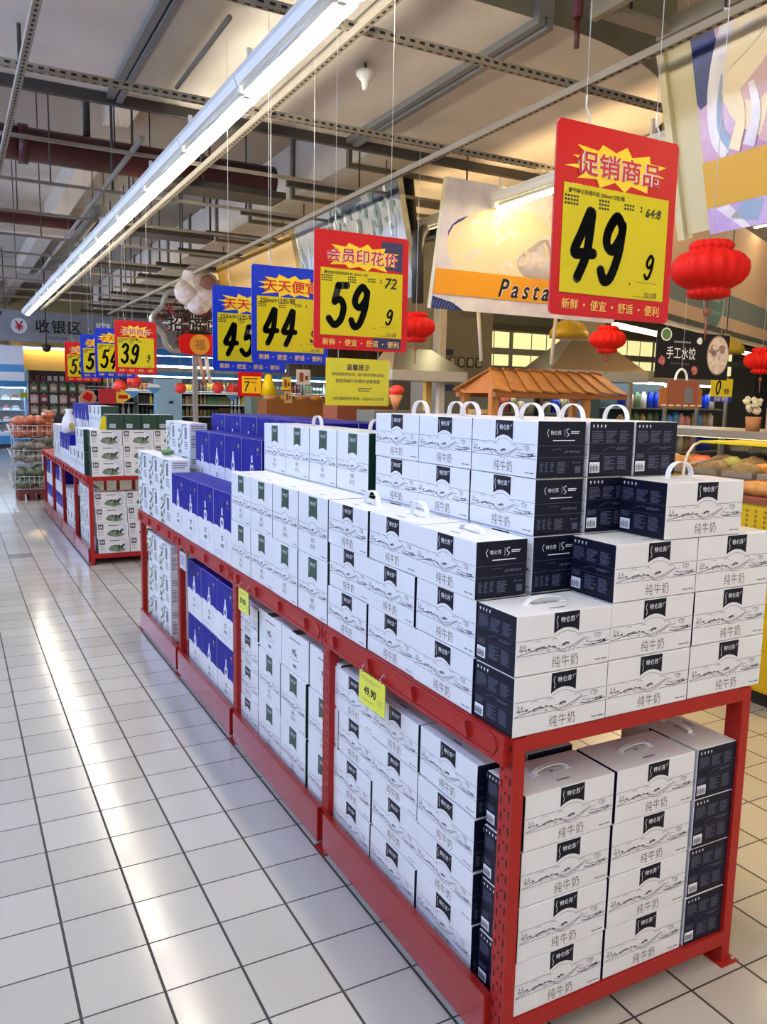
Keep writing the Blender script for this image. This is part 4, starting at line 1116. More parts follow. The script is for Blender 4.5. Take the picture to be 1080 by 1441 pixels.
def d_right(mb, w, h):
    lay(mb, rect(0, 0, w, h), 0, 'poster_pink')
    lay(mb, cl(blob2(.03, h * .86, .105, h * .24, 22, .03, 2), w, h), 1, 'poster_navy')
    lay(mb, cl(blob2(.62, h * .72, .50, h * .42, 30, .03, 3), w, h), 2, 'poster_cream')
    lay(mb, line2(curve([(.22, h * 1.0), (.13, h * .80), (.085, h * .62), (.085, h * .46), (.13, h * .37)]), .07, .06), 3, 'poster_pale')
    lay(mb, line2(curve([(.145, h * .74), (.115, h * .60), (.115, h * .48), (.16, h * .40)]), .010, .05), 4, 'poster_slate')
    lay(mb, ([(.20, h * .62), (.34, h * .72), (.46, h * .84), (.44, h * .64), (.30, h * .56)], [(0, 1, 2, 3, 4)]), 5, 'poster_rose')
    for k in range(9):
        x = .18 + .075 * k
        lay(mb, line2(curve([(x + .03, h * .66), (x + .04, h * .52), (x - .01, h * .38)]), .03, .06), 6 + k % 2, ['poster_cream', 'poster_pale', 'poster_rose'][k % 3])
    lay(mb, line2(curve([(.18, h * .78), (.30, h * .84), (.48, h * .98)]), .05), 8, 'poster_cream')
    lay(mb, rect(0, 0, w, h * .14), 9, 'poster_lilac')
    lay(mb, ([(.12, h * .06), (.20, h * .13), (.30, h * .12), (.26, h * .02)], [(0, 1, 2, 3)]), 10, 'poster_slate')
    lay(mb, ([(.05, h * .12), (.12, h * .13), (.22, h * .0), (.18, h * .0)], [(0, 1, 2, 3)]), 10, 'poster_pale')
    lay(mb, rect(0, h * .13, w, h * .36), 11, 'poster_mustard')
dough = poster('dough', 'hanging poster of pale dough on pink with mustard band, nearest the viewer', (3.19, 2.74, 2.286), -PI / 2, .27, 1.7, .88, d_right, 1.6)
mb = MB(); mb.box(-.19, .04, .02, -.002, .055, .84, 'poster_frame'); mb.box(-.205, .015, .0, -.165, .075, .86, 'poster_frame'); mb.build('side_return', dough)
def d_mount(mb, w, h):
    lay(mb, rect(0, 0, w, h), 0, 'poster_mount')
    R = random.Random(4)
    lay(mb, cl(blob2(w * .98, h * .98, .34, h * .20, 14, .3, 2), w, h), 1, 'poster_dusk')
    lay(mb, cl(blob2(w * .60, h * .99, .22, h * .10, 12, .3, 3), w, h), 1, 'poster_dusk')
    for k in range(60):
        x, y = R.random() * w, h * (.25 + .65 * R.random())
        lay(mb, cl(blob2(x, y, .012 + .02 * R.random(), .05 + .10 * R.random(), 9, .5, k), w, h), 2 + k % 4, 'poster_forest' if k % 4 < 2 else ('poster_slate' if k % 4 == 2 else 'poster_pale'))
    for k in range(40):
        cx_, cy_ = w * (.25 + .7 * R.random()), h * (.55 + .4 * R.random())
        lay(mb, cl(blob2(cx_, cy_, .03, .03, 7, .6, k + 90), w, h), 6 + k % 3, 'poster_forest')
poster('mountain', 'hanging poster of misty mountain cliffs with green trees', (3.20, 7.55, 2.28), -PI / 2, .22, 2.05, .88, d_mount, .16)
def d_yel(mb, w, h): lay(mb, rect(0, 0, w, h), 0, 'poster_mustard')
poster('yellow', 'plain mustard yellow hanging panel beyond the mountain poster', (3.20, 10.15, 2.24), -PI / 2, .22, 2.5, .86, d_yel, .22)

# ================================================================== PAPER LANTERNS
def lantern(x, y, z, r, label, tassel=True):
    t = thing('paper_lantern', label, 'lantern', (x, y, z), random.uniform(0, .3), 'red honeycomb paper lanterns')
    mb = MB()
    pf = [(.02, .80), (.48, .76), (.58, .66), (.56, .56), (.50, .50), (.80, .40), (.97, .20), (1.0, 0), (.97, -.18), (.84, -.36), (.62, -.50), (.50, -.55), (.56, -.62), (.54, -.74), (.40, -.80), (.02, -.82)]
    mb.lathe([(a * r, b * r) for a, b in pf], 'lantern_red', 64, rib=.07, ribn=16)
    p = mb.build('honeycomb', t)
    mb = MB(); mb.tube([(0, 0, .78 * r), (0, 0, hang_z(x, y) - z)], .0015, 'wire_white', 5); mb.build('string', t)
    if tassel:
        mb = MB(); mb.tube([(0, 0, -.8 * r), (0, 0, -1.02 * r)], .003, 'lantern_dark', 5); mb.lathe([(.0, -1.02 * r), (.09 * r, -1.08 * r), (.11 * r, -1.18 * r), (.05 * r, -1.28 * r), (.0, -1.3 * r)], 'wood_red', 10); mb.tube([(0, 0, -1.28 * r), (0, 0, -1.95 * r)], .004, 'wood_red', 5); mb.build('tassel', t)
lantern(2.34, 2.0, 1.955, .122, 'large red paper lantern below the dough poster, nearest one')
lantern(4.25, 4.5, 1.955, .125, 'red paper lantern hanging just under the 49.9 sign')
lantern(2.70, 4.62, 1.960, .120, 'red paper lantern half hidden behind the 59.9 sign')
lantern(5.3, 4.0, 1.83, .12, 'red paper lantern at the right picture edge above the counter')

# ================================================================== DELI AND KITCHEN
t = thing('dumpling_sign', 'black hanging sign for handmade dumplings with a plate photo', 'sign', (3.80, 3.60, 1.655), .02)
mb = MB(); mb.box(0, 0, 0, .66, .008, .285, 'black_sign')
def s_lay(g_, k, m): mb.plane(g_, (0, -.0006 - .0006 * k, 0), X, Z, m)
s_lay(disc2(.555, .155, .105, .125, 28), 1, 'plate_brown'); s_lay(disc2(.555, .155, .097, .116, 28), 2, 'dumpling')
R = random.Random(6)
for k in range(14): s_lay(blob2(.555 + R.uniform(-.06, .06), .155 + R.uniform(-.08, .08), .028, .018, 9, .2, k), 3 + k % 3, 'dumpling' if k % 2 else 'plate_brown')
s_lay(disc2(.075, .262, .048, .04, 16), 1, 'white_print'); s_lay(disc2(.075, .262, .038, .032, 16), 2, 'herb')
s_lay(blob2(.05, .105, .03, .028, 10, .2, 3), 1, 'meat'); s_lay(blob2(.345, .055, .03, .026, 10, .2, 4), 1, 'meat'); s_lay(blob2(.375, .235, .024, .022, 8, .2, 5), 1, 'white_print')
s_lay(mv(text2('手工水饺', w=.26, h=.075, bold=.008), .215, .155), 1, 'white_print')
s_lay(mv(text2('HANDMADE DUMPLING', w=.15, h=.010), .22, .222), 1, 'white_print')
s_lay(mv(text2('现包现煮  新鲜美味', w=.17, h=.012), .21, .090), 1, 'print_grey')
mb.build('panel', t)
for s in (.08, .58):
    mb = MB(); wire(mb, s, .285, 4.7 - 1.655, .004); mb.build('hanging_wire', t)
t = thing('bag_sign', 'bag-shaped wooden sign with white loop handle under the dumpling sign', 'sign', (3.66, 3.40, 1.475))
mb = MB(); mb.prism(rrect(-.02, 0, .33, .115, .012), (0, 0, 0), X, Z, (0, .012, 0), 'wood_dark'); mb.prism(rrect(.04, .015, .29, .16, .02), (0, -.004, 0), X, Z, (0, .004, 0), 'wood_red')
mb.plane(rect(.175, .03, .245, .12), (0, -.005, 0), X, Z, 'print_grey')
mb.plane(join([rect(-.01 + .06 * k, .010, .03 + .06 * k, .018) for k in range(6)]), (0, -.0048, 0), X, Z, 'cable_cream')
mb.build('board', t)
mb = MB(); mb.tube([(.10 + .05 - .05 * math.cos(PI * k / 10), .006, .15 + .075 * math.sin(PI * k / 10)) for k in range(11)], .007, 'handle_white', 8); mb.build('loop_handle', t)
mb = MB(); wire(mb, .15, .22, 4.7 - 1.475, .006); mb.build('hanging_wire', t)
t = thing('price_card', 'small yellow hanging price card reading 0 beside the dumpling sign', 'price tag', (4.66, 3.9, 1.52))
mb = MB(); mb.box(0, 0, .035, .22, .004, .16, 'sign_yellow'); mb.box(0, 0, 0, .22, .004, .035, 'sign_blue')
mb.plane(digit2('0', .05, .05, .05, .10, .013), (0, -.001, 0), X, Z, 'ink_black'); mb.plane(mv(text2('88', w=.05, bold=.02), .16, .075), (0, -.001, 0), X, Z, 'ink_black')
mb.plane(mv(text2('新鲜·便宜', w=.14), .11, .018), (0, -.001, 0), X, Z, 'white_print')
mb.build('card', t)
mb = MB(); wire(mb, .11, .16, 4.7 - 1.52, .002); mb.build('hanging_wire', t)
# yellow serving counter
t = thing('serving_counter', 'bright yellow serving counter with dotted front beside the milk rack', 'counter', (3.47, 1.5, 0))
mb = MB(); mb.bbox(0, 0, .08, 1.5, 1.75, .86, 'yellow_counter', .02); mb.box(.06, .04, 0, 1.45, 1.7, .08, 'dark_metal'); mb.build('cabinet', t)
mb = MB(); mb.box(-.012, .03, .86, 1.5, 1.72, 1.02, 'yellow_counter')
mb.plane(join([disc2(-1.70 + .05 * i, .885 + .024 * j, .009, n=8) for i in range(34) for j in range(5)]), (-.0130, .02, 0), (0, -1, 0), (0, 0, 1), 'yellow_dot')
mb.build('dotted_band', t)
mb = MB(); mb.box(-.03, 0, 1.02, 1.5, 1.75, 1.045, 'wood_red'); mb.build('top_board', t)
mb = MB(); mb.plane(join([rect(-1.74, .30, -.02, .303), rect(-1.2, .08, -1.197, .86), rect(-.6, .08, -.597, .86)]), (-.0008, 0, 0), (0, -1, 0), (0, 0, 1), 'yellow_dot'); mb.build('door_seams', t)
t = thing('glass_guard', 'curved clear glass food guard with yellow top strip on the yellow counter', 'sneeze guard', (3.60, 1.6, 1.045))
pts = [(0, 0), (-.004, .06), (.0, .12), (.02, .18), (.06, .225), (.12, .245)]
mb = MB()
for i in range(5):
    a, b_ = pts[i], pts[i + 1]; mb.face([(a[0], 0, a[1]), (a[0], 1.55, a[1]), (b_[0], 1.55, b_[1]), (b_[0], 0, b_[1])], 'glass', True)
mb.build('glass_sheet', t)
for y in (.0, .78, 1.55):
    mb = MB(); mb.tube([(p[0], y, p[1]) for p in pts], .008, 'cable_cream', 8); mb.tube([(0.0, y, .12), (.30, y, .15)], .006, 'cable_cream', 6); mb.build('bracket', t)
mb = MB(); mb.box(.10, 0, .240, .46, 1.55, .252, 'sign_yellow'); mb.build('top_strip', t)
for k, (x, y, s) in enumerate(((3.56, 2.95, .17), (3.58, 2.62, .16), (3.60, 2.32, .15))):
    t = thing('bread_loaf', 'brown baked loaf on the yellow counter, %s' % ['closest to the milk cartons', 'middle of three', 'at the picture edge'][k], 'bread', (x, y, 1.045), .1, 'baked loaves on the yellow counter')
    mb = MB(); mb.ico((0, 0, .035), 1, 'bread', 3, (s * .42, s, .042), .02); mb.build('crust', t)
# deli display case
t = thing('deli_case', 'long glass-fronted deli case of cooked food beyond the milk cartons', 'display case', (6.2, 4.3, 0))
mb = MB(); mb.box(0, 0, 0, 1.1, 3.2, .80, 'wall_cream', {'-x': 'steel_dull'}); mb.build('base_cabinet', t)
mb = MB(); mb.box(.02, .02, .80, 1.05, 3.15, .86, 'steel'); mb.build('tray_bed', t)
mb = MB(); mb.box(-.01, -.01, .80, .02, 3.2, .835, 'lamp_shade_yellow'); mb.build('front_rail', t)
mb = MB(); mb.box(.10, -.02, 1.20, 1.1, 3.22, 1.27, 'steel'); mb.build('top_frame', t)
mb = MB(); mb.box(.30, .1, 1.19, .36, 3.1, 1.20, 'lamp_warm'); mb.build('case_lamp', t)
for y in (0, 1.6, 3.17):
    mb = MB(); mb.box(.01, y, .80, .03, y + .03, 1.22, 'steel'); mb.box(1.06, y, .80, 1.09, y + .03, 1.22, 'steel'); mb.build('post', t)
mb = MB(); mb.face([(.0, 0, .83), (.0, 3.2, .83), (.12, 3.2, 1.20), (.12, 0, 1.20)], 'glass'); mb.face([(.0, -.005, .83), (1.05, -.005, .83), (1.05, -.005, 1.2), (.12, -.005, 1.2)], 'glass'); mb.build('front_glass', t)
R = random.Random(12)
for k in range(24):
    x, y = 6.30 + .30 * (k % 3), 4.45 + .37 * (k // 3); m = ['food_red', 'food_tan', 'food_green', 'food_tan', 'bread'][k % 5]
    t = thing('food_tray', 'tray of %s food in the deli case, row %s, %s from the front glass' % ({'food_red': 'red', 'food_tan': 'tan', 'food_green': 'green', 'bread': 'brown'}[m], ['one', 'two', 'three', 'four', 'five', 'six', 'seven', 'eight'][k // 3], ORD[k % 3]), 'food tray', (x, y, .861), 0, 'trays of cooked food in the deli case')
    mb = MB(); mb.box(-.13, -.16, 0, .13, .16, .05, 'steel'); mb.build('tray', t)
    mb = MB(); mb.ico((0, 0, .05), 1, m, 3, (.12, .15, .07 + .04 * R.random()), .10); mb.build('food', t)
t = thing('flower_pot', 'cream flowers in a tan pot on top of the deli case', 'potted flowers', (6.55, 4.98, 1.27))
mb = MB(); mb.lathe([(.06, 0), (.07, .13)], 'vase_tan', 14); mb.build('pot', t)
mb = MB(); R = random.Random(2)
for k in range(22): mb.ico((R.uniform(-.09, .09), R.uniform(-.06, .06), .17 + R.uniform(0, .13)), .028, 'flower_cream', 1, (1, 1, 1), .2)
mb.build('flowers', t)
mb = MB(); mb.bbox(-.10, -.02, 0, .10, .02, .22, 'menu_card', .004); mb.plane(join([rect(-.07, .17 - .03 * k, .07, .185 - .03 * k) for k in range(5)]), (0, -.0206, 0), X, Z, 'wood_red'); solo(mb, 'menu_card', 'pink standing menu card beside the cream flowers', 'menu card', (6.62, 4.78, 1.27), -.6)
# small wooden stall with slanted plank roof
t = thing('food_stall', 'small wooden food stall with a slatted plank roof behind the milk cartons', 'stall', (4.1, 5.65, 0))
mb = MB(); mb.box(.0, .12, 0, 1.55, .70, .95, 'wood_dark'); mb.build('stall_counter', t)
for x, y in ((.10, .16), (1.16, .16), (.14, .66), (1.45, .66)):
    mb = MB(); mb.box(x - .035, y - .03, .9, x + .035, y + .03, 1.60, 'wood'); mb.build('post', t)
mb = MB(); mb.box(.06, .08, 1.53, 1.60, .14, 1.57, 'wood_dark'); mb.box(.22, .38, 1.70, 1.50, .42, 1.745, 'wood_dark'); mb.box(.06, .64, 1.53, 1.60, .70, 1.57, 'wood_dark'); mb.build('roof_beam', t)
for k in range(9):
    for s in (0, 1):
        x0 = .22 + k * .148; x1 = .05 + k * .172
        y0, y1 = (.42, .07) if s == 0 else (.38, .74)
        z0, z1 = 1.765, 1.565
        mb = MB(); a = [(x0, y0, z0 + .022), (x0 + .150, y0, z0), (x1 + .176, y1, z1), (x1, y1, z1 + .022)]
        q = [(p[0], p[1], p[2] + .014) for p in a]
        mb.face(a, 'wood'); mb.face(q[::-1], 'wood')
        for i in range(4): j = (i + 1) % 4; mb.face([a[j], a[i], q[i], q[j]], 'wood_dark')
        mb.build('roof_plank', t)
mb = MB(); mb.face([(.10, .10, 1.565), (.22, .40, 1.765), (.10, .72, 1.565)], 'wood_dark'); mb.face([(.11, .10, 1.565), (.23, .40, 1.765), (.11, .72, 1.565)], 'wood'); mb.build('gable', t)
mb = MB(); mb.box(0, 0, 0, .26, .005, .30, 'wall_cream'); mb.plane(join([rect(.03, .25 - .04 * k, .22, .262 - .04 * k) for k in range(5)]), (0, -.001, 0), X, Z, 'print_grey'); solo(mb, 'paper_notice', 'pale paper notice fixed at the end of the wooden stall', 'notice', (3.99, 5.88, 1.12))
# stainless hoods and column
def hood(label, x, y, w, d, z0, z1, tx, tw, chim=.0):
    t = thing('range_hood', label, 'range hood', (x, y, z0), 0, 'stainless hoods over the kitchen')
    mb = MB(); mb.box(0, 0, 0, w, d, .12, 'steel'); mb.build('rim', t)
    mb = MB(); a = [(0, 0, .12), (w, 0, .12), (w, d, .12), (0, d, .12)]; b_ = [(tx, d * .35, z1 - z0), (tx + tw, d * .35, z1 - z0), (tx + tw, d * .75, z1 - z0), (tx, d * .75, z1 - z0)]
    for i in range(4): j = (i + 1) % 4; mb.face([a[i], a[j], b_[j], b_[i]], 'hood_steel')
    mb.build('canopy', t)
    mb = MB(); mb.box(tx, d * .35, z1 - z0, tx + tw, d * .75, 4.7 - z0, 'steel_dull'); mb.build('flue', t)
hood('stainless range hood above the deli, right of the wooden stall roof', 6.15, 7.4, 1.55, .55, 1.76, 2.24, .45, .52)
hood('dull stainless range hood left of the steel cabinet', 4.55, 8.3, 1.05, .6, 1.72, 2.10, .15, .5)
t = thing('steel_cabinet', 'tall stainless kitchen cabinet with a row of switches behind the stall', 'cabinet', (5.67, 9.0, 0))
mb = MB(); mb.box(0, 0, 0, .78, .8, 3.0, 'steel_dull'); mb.build('body', t)
for k in range(4):
    mb = MB(); mb.prism(rrect(.10 + .14 * k, 1.93, .20 + .14 * k, 2.06, .02), (0, -.014, 0), X, Z, (0, .014, 0), 'dark_metal'); mb.prism(rrect(.115 + .14 * k, 1.95, .185 + .14 * k, 2.045, .02), (0, -.018, 0), X, Z, (0, .005, 0), 'steel'); mb.build('switch_box', t)
for x_, z_, w_ in ((.02, 2.08, .14), (.02, 1.62, .18)):
    mb = MB(); mb.box(x_, -.006, z_, x_ + w_, 0, z_ + .08, 'sign_navy'); mb.build('sticker', t)
mb = MB(); mb.box(.22, -.003, 2.55, .62, 0, 2.69, 'steel_dull'); mb.plane(mv(text2('小心烫伤', w=.34), .42, 2.62), (0, -.005, 0), X, Z, 'print_dark'); mb.build('warning_label', t)
for k, (x, y) in enumerate(((5.35, 8.85), (5.45, 8.7))):
    mb = MB(); mb.box(x, y, 0, x + .08, y + .08, 3.1, ['wall_yellow', 'cable_cream'][k]); solo(mb, 'support_post', ['yellow upright post beside the steel cabinet', 'cream upright post beside the steel cabinet'][k], 'post')
# white angled droppers below the pasta poster
for k, (x0, x1, y) in enumerate(((4.03, 4.12, 5.9), (4.95, 4.90, 5.9))):
    mb = MB(); mb.tube([(x0, y, 2.6), (x1, y, 1.84)], .016, 'cable_cream', 8); solo(mb, 'support_pole', 'thin cream pole standing behind the stall roof, %s' % ['nearer the steel cabinet', 'below the 49.9 sign'][k], 'pole')
for k, (x, y, z) in enumerate(((5.35, 6.2, 2.12), (7.1, 5.8, 2.03))):
    t = thing('pendant_lamp', 'yellow shaded pendant lamp, %s' % ['behind the lantern under the 49.9 sign', 'behind the black dumpling sign'][k], 'pendant lamp', (x, y, z), 0, 'yellow pendant lamps over the deli')
    mb = MB(); mb.lathe([(.19, 0), (.185, .06), (.13, .14), (.05, .17), (.03, .20)], 'lamp_shade_yellow', 20); mb.build('shade', t)
    mb = MB(); mb.ico((0, 0, .05), .05, 'lamp_warm', 2); mb.build('bulb', t)
    mb = MB(); mb.tube([(0, 0, .19), (0, 0, 4.7 - z)], .006, 'rod_dark', 5); mb.build('cord', t)
# kitchen back wall, fascia and clutter
mb = MB(); mb.box(6.7, 12.2, 0, 16, 12.35, 4.7, 'wall_grey'); struct(mb, 'wall_kitchen')
for k in range(7):
    mb = MB(); mb.box(6.8 + 1.2 * k, 12.10, 2.15, 7.85 + 1.2 * k, 12.18, 2.75, 'panel_lit'); mb.plane(join([rect(.35, 2.15, .37, 2.75), rect(.7, 2.15, .72, 2.75)]), (6.8 + 1.2 * k, 12.099, 0), X, Z, 'rod_dark'); solo(mb, 'light_panel', 'pale yellow translucent panel glowing on the kitchen wall, %s from the left' % ORD[k], 'panel', group='glowing panels on the kitchen wall')
for k, (z, y, m) in enumerate(((2.62, 10.6, 'rod_dark'), (2.98, 9.9, 'rod_dark'), (3.3, 9.2, 'rod_dark'), (2.30, 11.3, 'steel_dull'), (2.78, 8.6, 'rail_paint'))):
    mb = MB(); mb.box(5.0 if y < 10 else 6.7, y, z, 15, y + .12, z + .10, m); solo(mb, 'service_beam', 'dark service beam over the kitchen, %s from the bottom' % ORD[[1, 3, 4, 0, 2][k]], 'beam', group='service beams over the kitchen')
for k, (x, z, w_) in enumerate(((6.75, 1.45, 1.6), (8.45, 1.45, 1.6), (10.15, 1.45, 1.6))):
    t = thing('kitchen_shelf', 'steel kitchen shelf of pots on the back wall, %s from the left' % ORD[k], 'shelf', (x, 10.4, 0), 0, 'steel kitchen shelves of pots')
    for zz in (.9, 1.3, 1.75):
        mb = MB(); mb.box(0, 0, zz, w_, .5, zz + .03, 'steel'); mb.build('shelf_board', t)
    for xx in (0, w_ - .04):
        mb = MB(); mb.box(xx, 0, 0, xx + .04, .5, 1.8, 'steel_dull'); mb.build('upright', t)
    R = random.Random(20 + k)
    mb = MB(); mb.box(.1, .04, 1.725, w_ - .1, .10, 1.75, 'lamp_kitchen'); mb.build('shelf_lamp', t)
    for q in range(9):
        xx = x + .14 + .165 * q; zz = 1.33; r = .05 + .035 * R.random(); hh = .12 + .15 * R.random()
        mb = MB(); mb.lathe([(r, 0), (r * 1.05, hh), (r * .8, hh + .02), (.01, hh + .03)], ['steel', 'goods_white', 'goods_red', 'steel_dull', 'sign_blue'][R.randrange(5)], 12)
        solo(mb, 'kitchen_pot', 'pot or jar on a kitchen back shelf', 'pot', (xx, 10.60, zz), 0, 'pots and jars on the kitchen shelves')
t = thing('blue_cabinet', 'pale blue kiosk cabinet seen below the bag-shaped sign', 'cabinet', (8.85, 9.6, 0))
mb = MB(); mb.box(0, 0, 0, .75, .5, 1.55, 'flag_blue'); mb.prism([(-.05, 1.55), (.80, 1.55), (.37, 1.80)], (0, 0, 0), X, Z, (0, .5, 0), 'panel_blue'); mb.build('body', t)
for i in range(3):
    for j in range(2):
        mb = MB(); mb.box(.08 + .23 * i, -.006, 1.05 + .22 * j, .22 + .23 * i, 0, 1.20 + .22 * j, 'sign_navy'); mb.build('window_panel', t)
t = thing('glass_fridge', 'dark teal glass-door fridge of drinks behind the deli case', 'fridge', (8.0, 8.0, 0), .25)
mb = MB(); mb.box(0, .45, 0, 2.9, .6, 1.95, 'fridge_teal'); mb.box(0, 0, 0, 2.9, .6, .5, 'fridge_teal'); mb.box(0, 0, 1.80, 2.9, .6, 1.95, 'steel_dull'); mb.build('cabinet', t)
for k in range(4):
    mb = MB(); mb.box(.95 * k, -.01, .5, .95 * k + .05, .03, 1.80, 'steel'); mb.build('door_frame', t)
for z in (.80, 1.12, 1.45):
    mb = MB(); mb.box(.03, .06, z - .02, 2.87, .45, z, 'steel'); mb.build('shelf_board', t)
mb = MB(); mb.box(.05, .05, 1.775, 2.85, .09, 1.80, 'lamp_fridge'); mb.build('fridge_lamp', t)
mb = MB(); mb.face([(.0, .0, .5), (2.9, .0, .5), (2.9, .0, 1.8), (0, .0, 1.8)], 'glass'); mb.build('glass_doors', t)
R = random.Random(77); ca, sa = math.cos(.25), math.sin(.25)
for k, z in enumerate((.80, 1.12, 1.45)):
    for q in range(15):
        m = ['sign_blue', 'goods_white', 'flag_blue', 'goods_green', 'goods_tan', 'goods_pink'][R.randrange(6)]
        xx, yy = .14 + .187 * q, .2
        mb = MB(); r = .045 + .02 * R.random(); hh = .16 + .07 * R.random(); mb.lathe([(r, 0), (r, hh), (r * .5, hh + .03), (r * .5, hh + .05), (.0, hh + .05)], m, 10)
        solo(mb, 'drink_bottle', '%s drink bottle on the %s shelf of the teal fridge' % (m.replace('goods_', '').replace('sign_', 'deep ').replace('flag_', 'light '), ['lowest', 'middle', 'top'][k]), 'bottle', (8.0 + xx * ca - yy * sa, 8.0 + xx * sa + yy * ca, z), 0, '%s drink bottles on the %s fridge shelf' % (m.replace('goods_', '').replace('sign_', 'deep ').replace('flag_', 'light '), ['lowest', 'middle', 'top'][k]))
# peach fascia with the round emblem over the right counters
t = thing('fascia_board', 'long peach fascia board with grey stripe above the right counters', 'fascia', (5.4, 5.42, 0), .413)
mb = MB(); mb.box(0, 0, 2.36, 8, .10, 3.6, 'fascia_orange'); mb.plane(rect(0, 2.52, 8, 2.78), (0, -.001, 0), X, Z, 'fascia_grey'); mb.build('board', t)
mb = MB(); mb.plane(disc2(2.30, 2.72, .40, .40, 40), (0, -.012, 0), X, Z, 'cable_cream'); mb.plane(disc2(2.30, 2.72, .37, .37, 40), (0, -.014, 0), X, Z, 'logo_green')
mb.prism(disc2(2.30, 2.72, .40, .40, 40)[0], (0, -.011, 0), X, Z, (0, .011, 0), 'logo_green')
R = random.Random(5)
for k in range(5): mb.plane(line2(disc2(2.14 + .08 * k, 2.72, .05, .08, 14)[0] + [disc2(2.14 + .08 * k, 2.72, .05, .08, 14)[0][0]], .012), (0, -.016, 0), X, Z, 'white_print')
mb.plane(mv(text2('好 味 熟 食', w=.42, h=.06), 2.30, 2.52), (0, -.016, 0), X, Z, 'white_print'); mb.build('round_emblem', t)
mb = MB(); mb.box(0, -.06, 2.30, 8, .12, 2.36, 'steel_dull'); mb.build('bottom_rail', t)
mb = MB(); mb.box(.4, .3, 2.22, 7.5, .36, 2.26, 'lamp_warm'); mb.build('under_lamp', t)
for k in range(4):
    mb = MB(); mb.tube([(.5 + 2.3 * k, .05, 3.6), (.5 + 2.3 * k, .05, 4.7)], .02, 'rod_dark', 6); mb.build('hanger_rod', t)
# ventilation pipes by the 59.9 sign
for k, dx in enumerate((0, .20)):
    mb = MB(); mb.tube([(3.09 + dx, 5.27, 2.20), (3.08 + dx, 5.27, 2.56), (3.10 + dx, 5.29, 2.68), (3.18 + dx * .7, 5.36, 2.74), (3.28 + dx * .4, 5.62, 2.76), (3.30 + dx * .5, 5.9, 2.80), (3.30 + dx * .5, 6.0, 3.29)], .045, 'dark_metal', 10)
    solo(mb, 'bent_pipe', 'dark bent flue pipe between the two posters, %s' % ['nearer the 59.9 sign', 'beside the noodle poster'][k], 'pipe', group='bent flue pipes between the posters')

# ================================================================== FAR BACKGROUND
t = thing('cashier_sign', 'long grey overhead sign reading cashier area at the far left', 'sign', (.4, 20.0, 2.62), .03)
mb = MB(); mb.box(0, 0, 0, 4.6, .12, .68, 'sign_grey')
o = (0, -.004, 0); o2 = (0, -.008, 0)
mb.plane(disc2(1.05, .34, .17, .17, 24), o, X, Z, 'white_print'); mb.plane(mv(text2('¥', h=.22, bold=.02), 1.05, .34), o2, X, Z, 'ink_red')
mb.plane(mv(text2('收银区', w=.98, h=.30, bold=.02, space=1.15), 1.88, .36), o, X, Z, 'ink_black'); mb.plane(mv(text2('CASHIER', w=.42, h=.07), 1.86, .11), o, X, Z, 'print_dark')
mb.plane(disc2(2.56, .30, .025, n=8), o, X, Z, 'ink_black'); mb.plane(rect(2.70, .18, 3.02, .50), o, X, Z, 'white_print'); mb.plane(mv(text2('廿', h=.22, bold=.03), 2.86, .34), o2, X, Z, 'ink_red')
mb.build('panel', t)
mb = MB(); mb.prism([(.0, .0), (.45, .05), (.58, .34), (.72, .62), (.55, .68), (0, .68)], (0, -.01, 0), X, Z, (0, .01, 0), 'dark_metal'); mb.plane(disc2(.45, .42, .05, n=10), o2, X, Z, 'white_print'); mb.build('dark_end', t)
for s in (.6, 4.2):
    mb = MB(); mb.tube([(s, .06, .68), (s, .06, 2.08)], .012, 'rod_dark', 6); mb.build('hanger_rod', t)
# yellow tiled front with lamp behind the cashier sign
mb = MB(); mb.box(1.6, 25.5, 1.75, 5.6, 25.6, 3.1, 'wall_yellow'); solo(mb, 'wall_panel', 'mustard wall panel glowing below the cashier sign', 'wall panel')
t = thing('strip_lamp', 'white strip lamp across the mustard panel far left', 'light', (1.9, 25.3, 2.72)); mb = MB(); mb.box(0, 0, 0, 3.2, .08, .05, 'lamp_warm'); mb.build('tube', t); mb = MB(); mb.box(0, -.01, .05, 3.2, .2, .09, 'lamp_housing'); mb.build('housing', t)
t = thing('dome_camera', 'dark dome camera under the cashier sign', 'camera', (1.95, 19.5, 2.42)); mb = MB(); mb.lathe([(.10, .12), (.10, .06), (.08, 0), (.04, -.03), (.0, -.035)], 'dark_metal', 14); mb.build('dome', t); mb = MB(); mb.tube([(0, 0, .1), (0, 0, 2.28)], .015, 'rod_dark', 6); mb.build('drop_pipe', t)
# open chiller, far left
t = thing('open_chiller', 'white and blue open chiller of packed meat at the far left', 'chiller', (.2, 23.6, 0))
mb = MB(); mb.box(0, 0, 0, 1.62, 1.1, .12, 'fridge_dark'); mb.build('plinth', t)
mb = MB(); mb.box(0, 0, .12, 1.62, .12, .34, 'fridge_blue'); mb.box(0, 0, .34, 1.62, .1, .42, 'fridge_white'); mb.build('front_panel', t)
mb = MB(); mb.box(0, .95, .12, 1.62, 1.1, 2.1, 'fridge_white'); mb.box(1.58, 0, .12, 1.64, 1.1, 2.1, 'panel_blue'); mb.build('back', t)
mb = MB(); mb.box(0, -.05, 1.62, 1.64, 1.1, 1.80, 'fridge_blue'); mb.build('canopy', t)
mb = MB(); mb.box(0, -.02, 1.60, 1.6, .03, 1.62, 'lamp_fridge'); mb.build('lamp', t)
for k, z in enumerate((.42, .72, 1.02, 1.30)):
    mb = MB(); mb.box(0, .10 + .08 * k, z - .02, 1.58, .95, z, 'fridge_white'); mb.build('shelf', t)
R = random.Random(3)
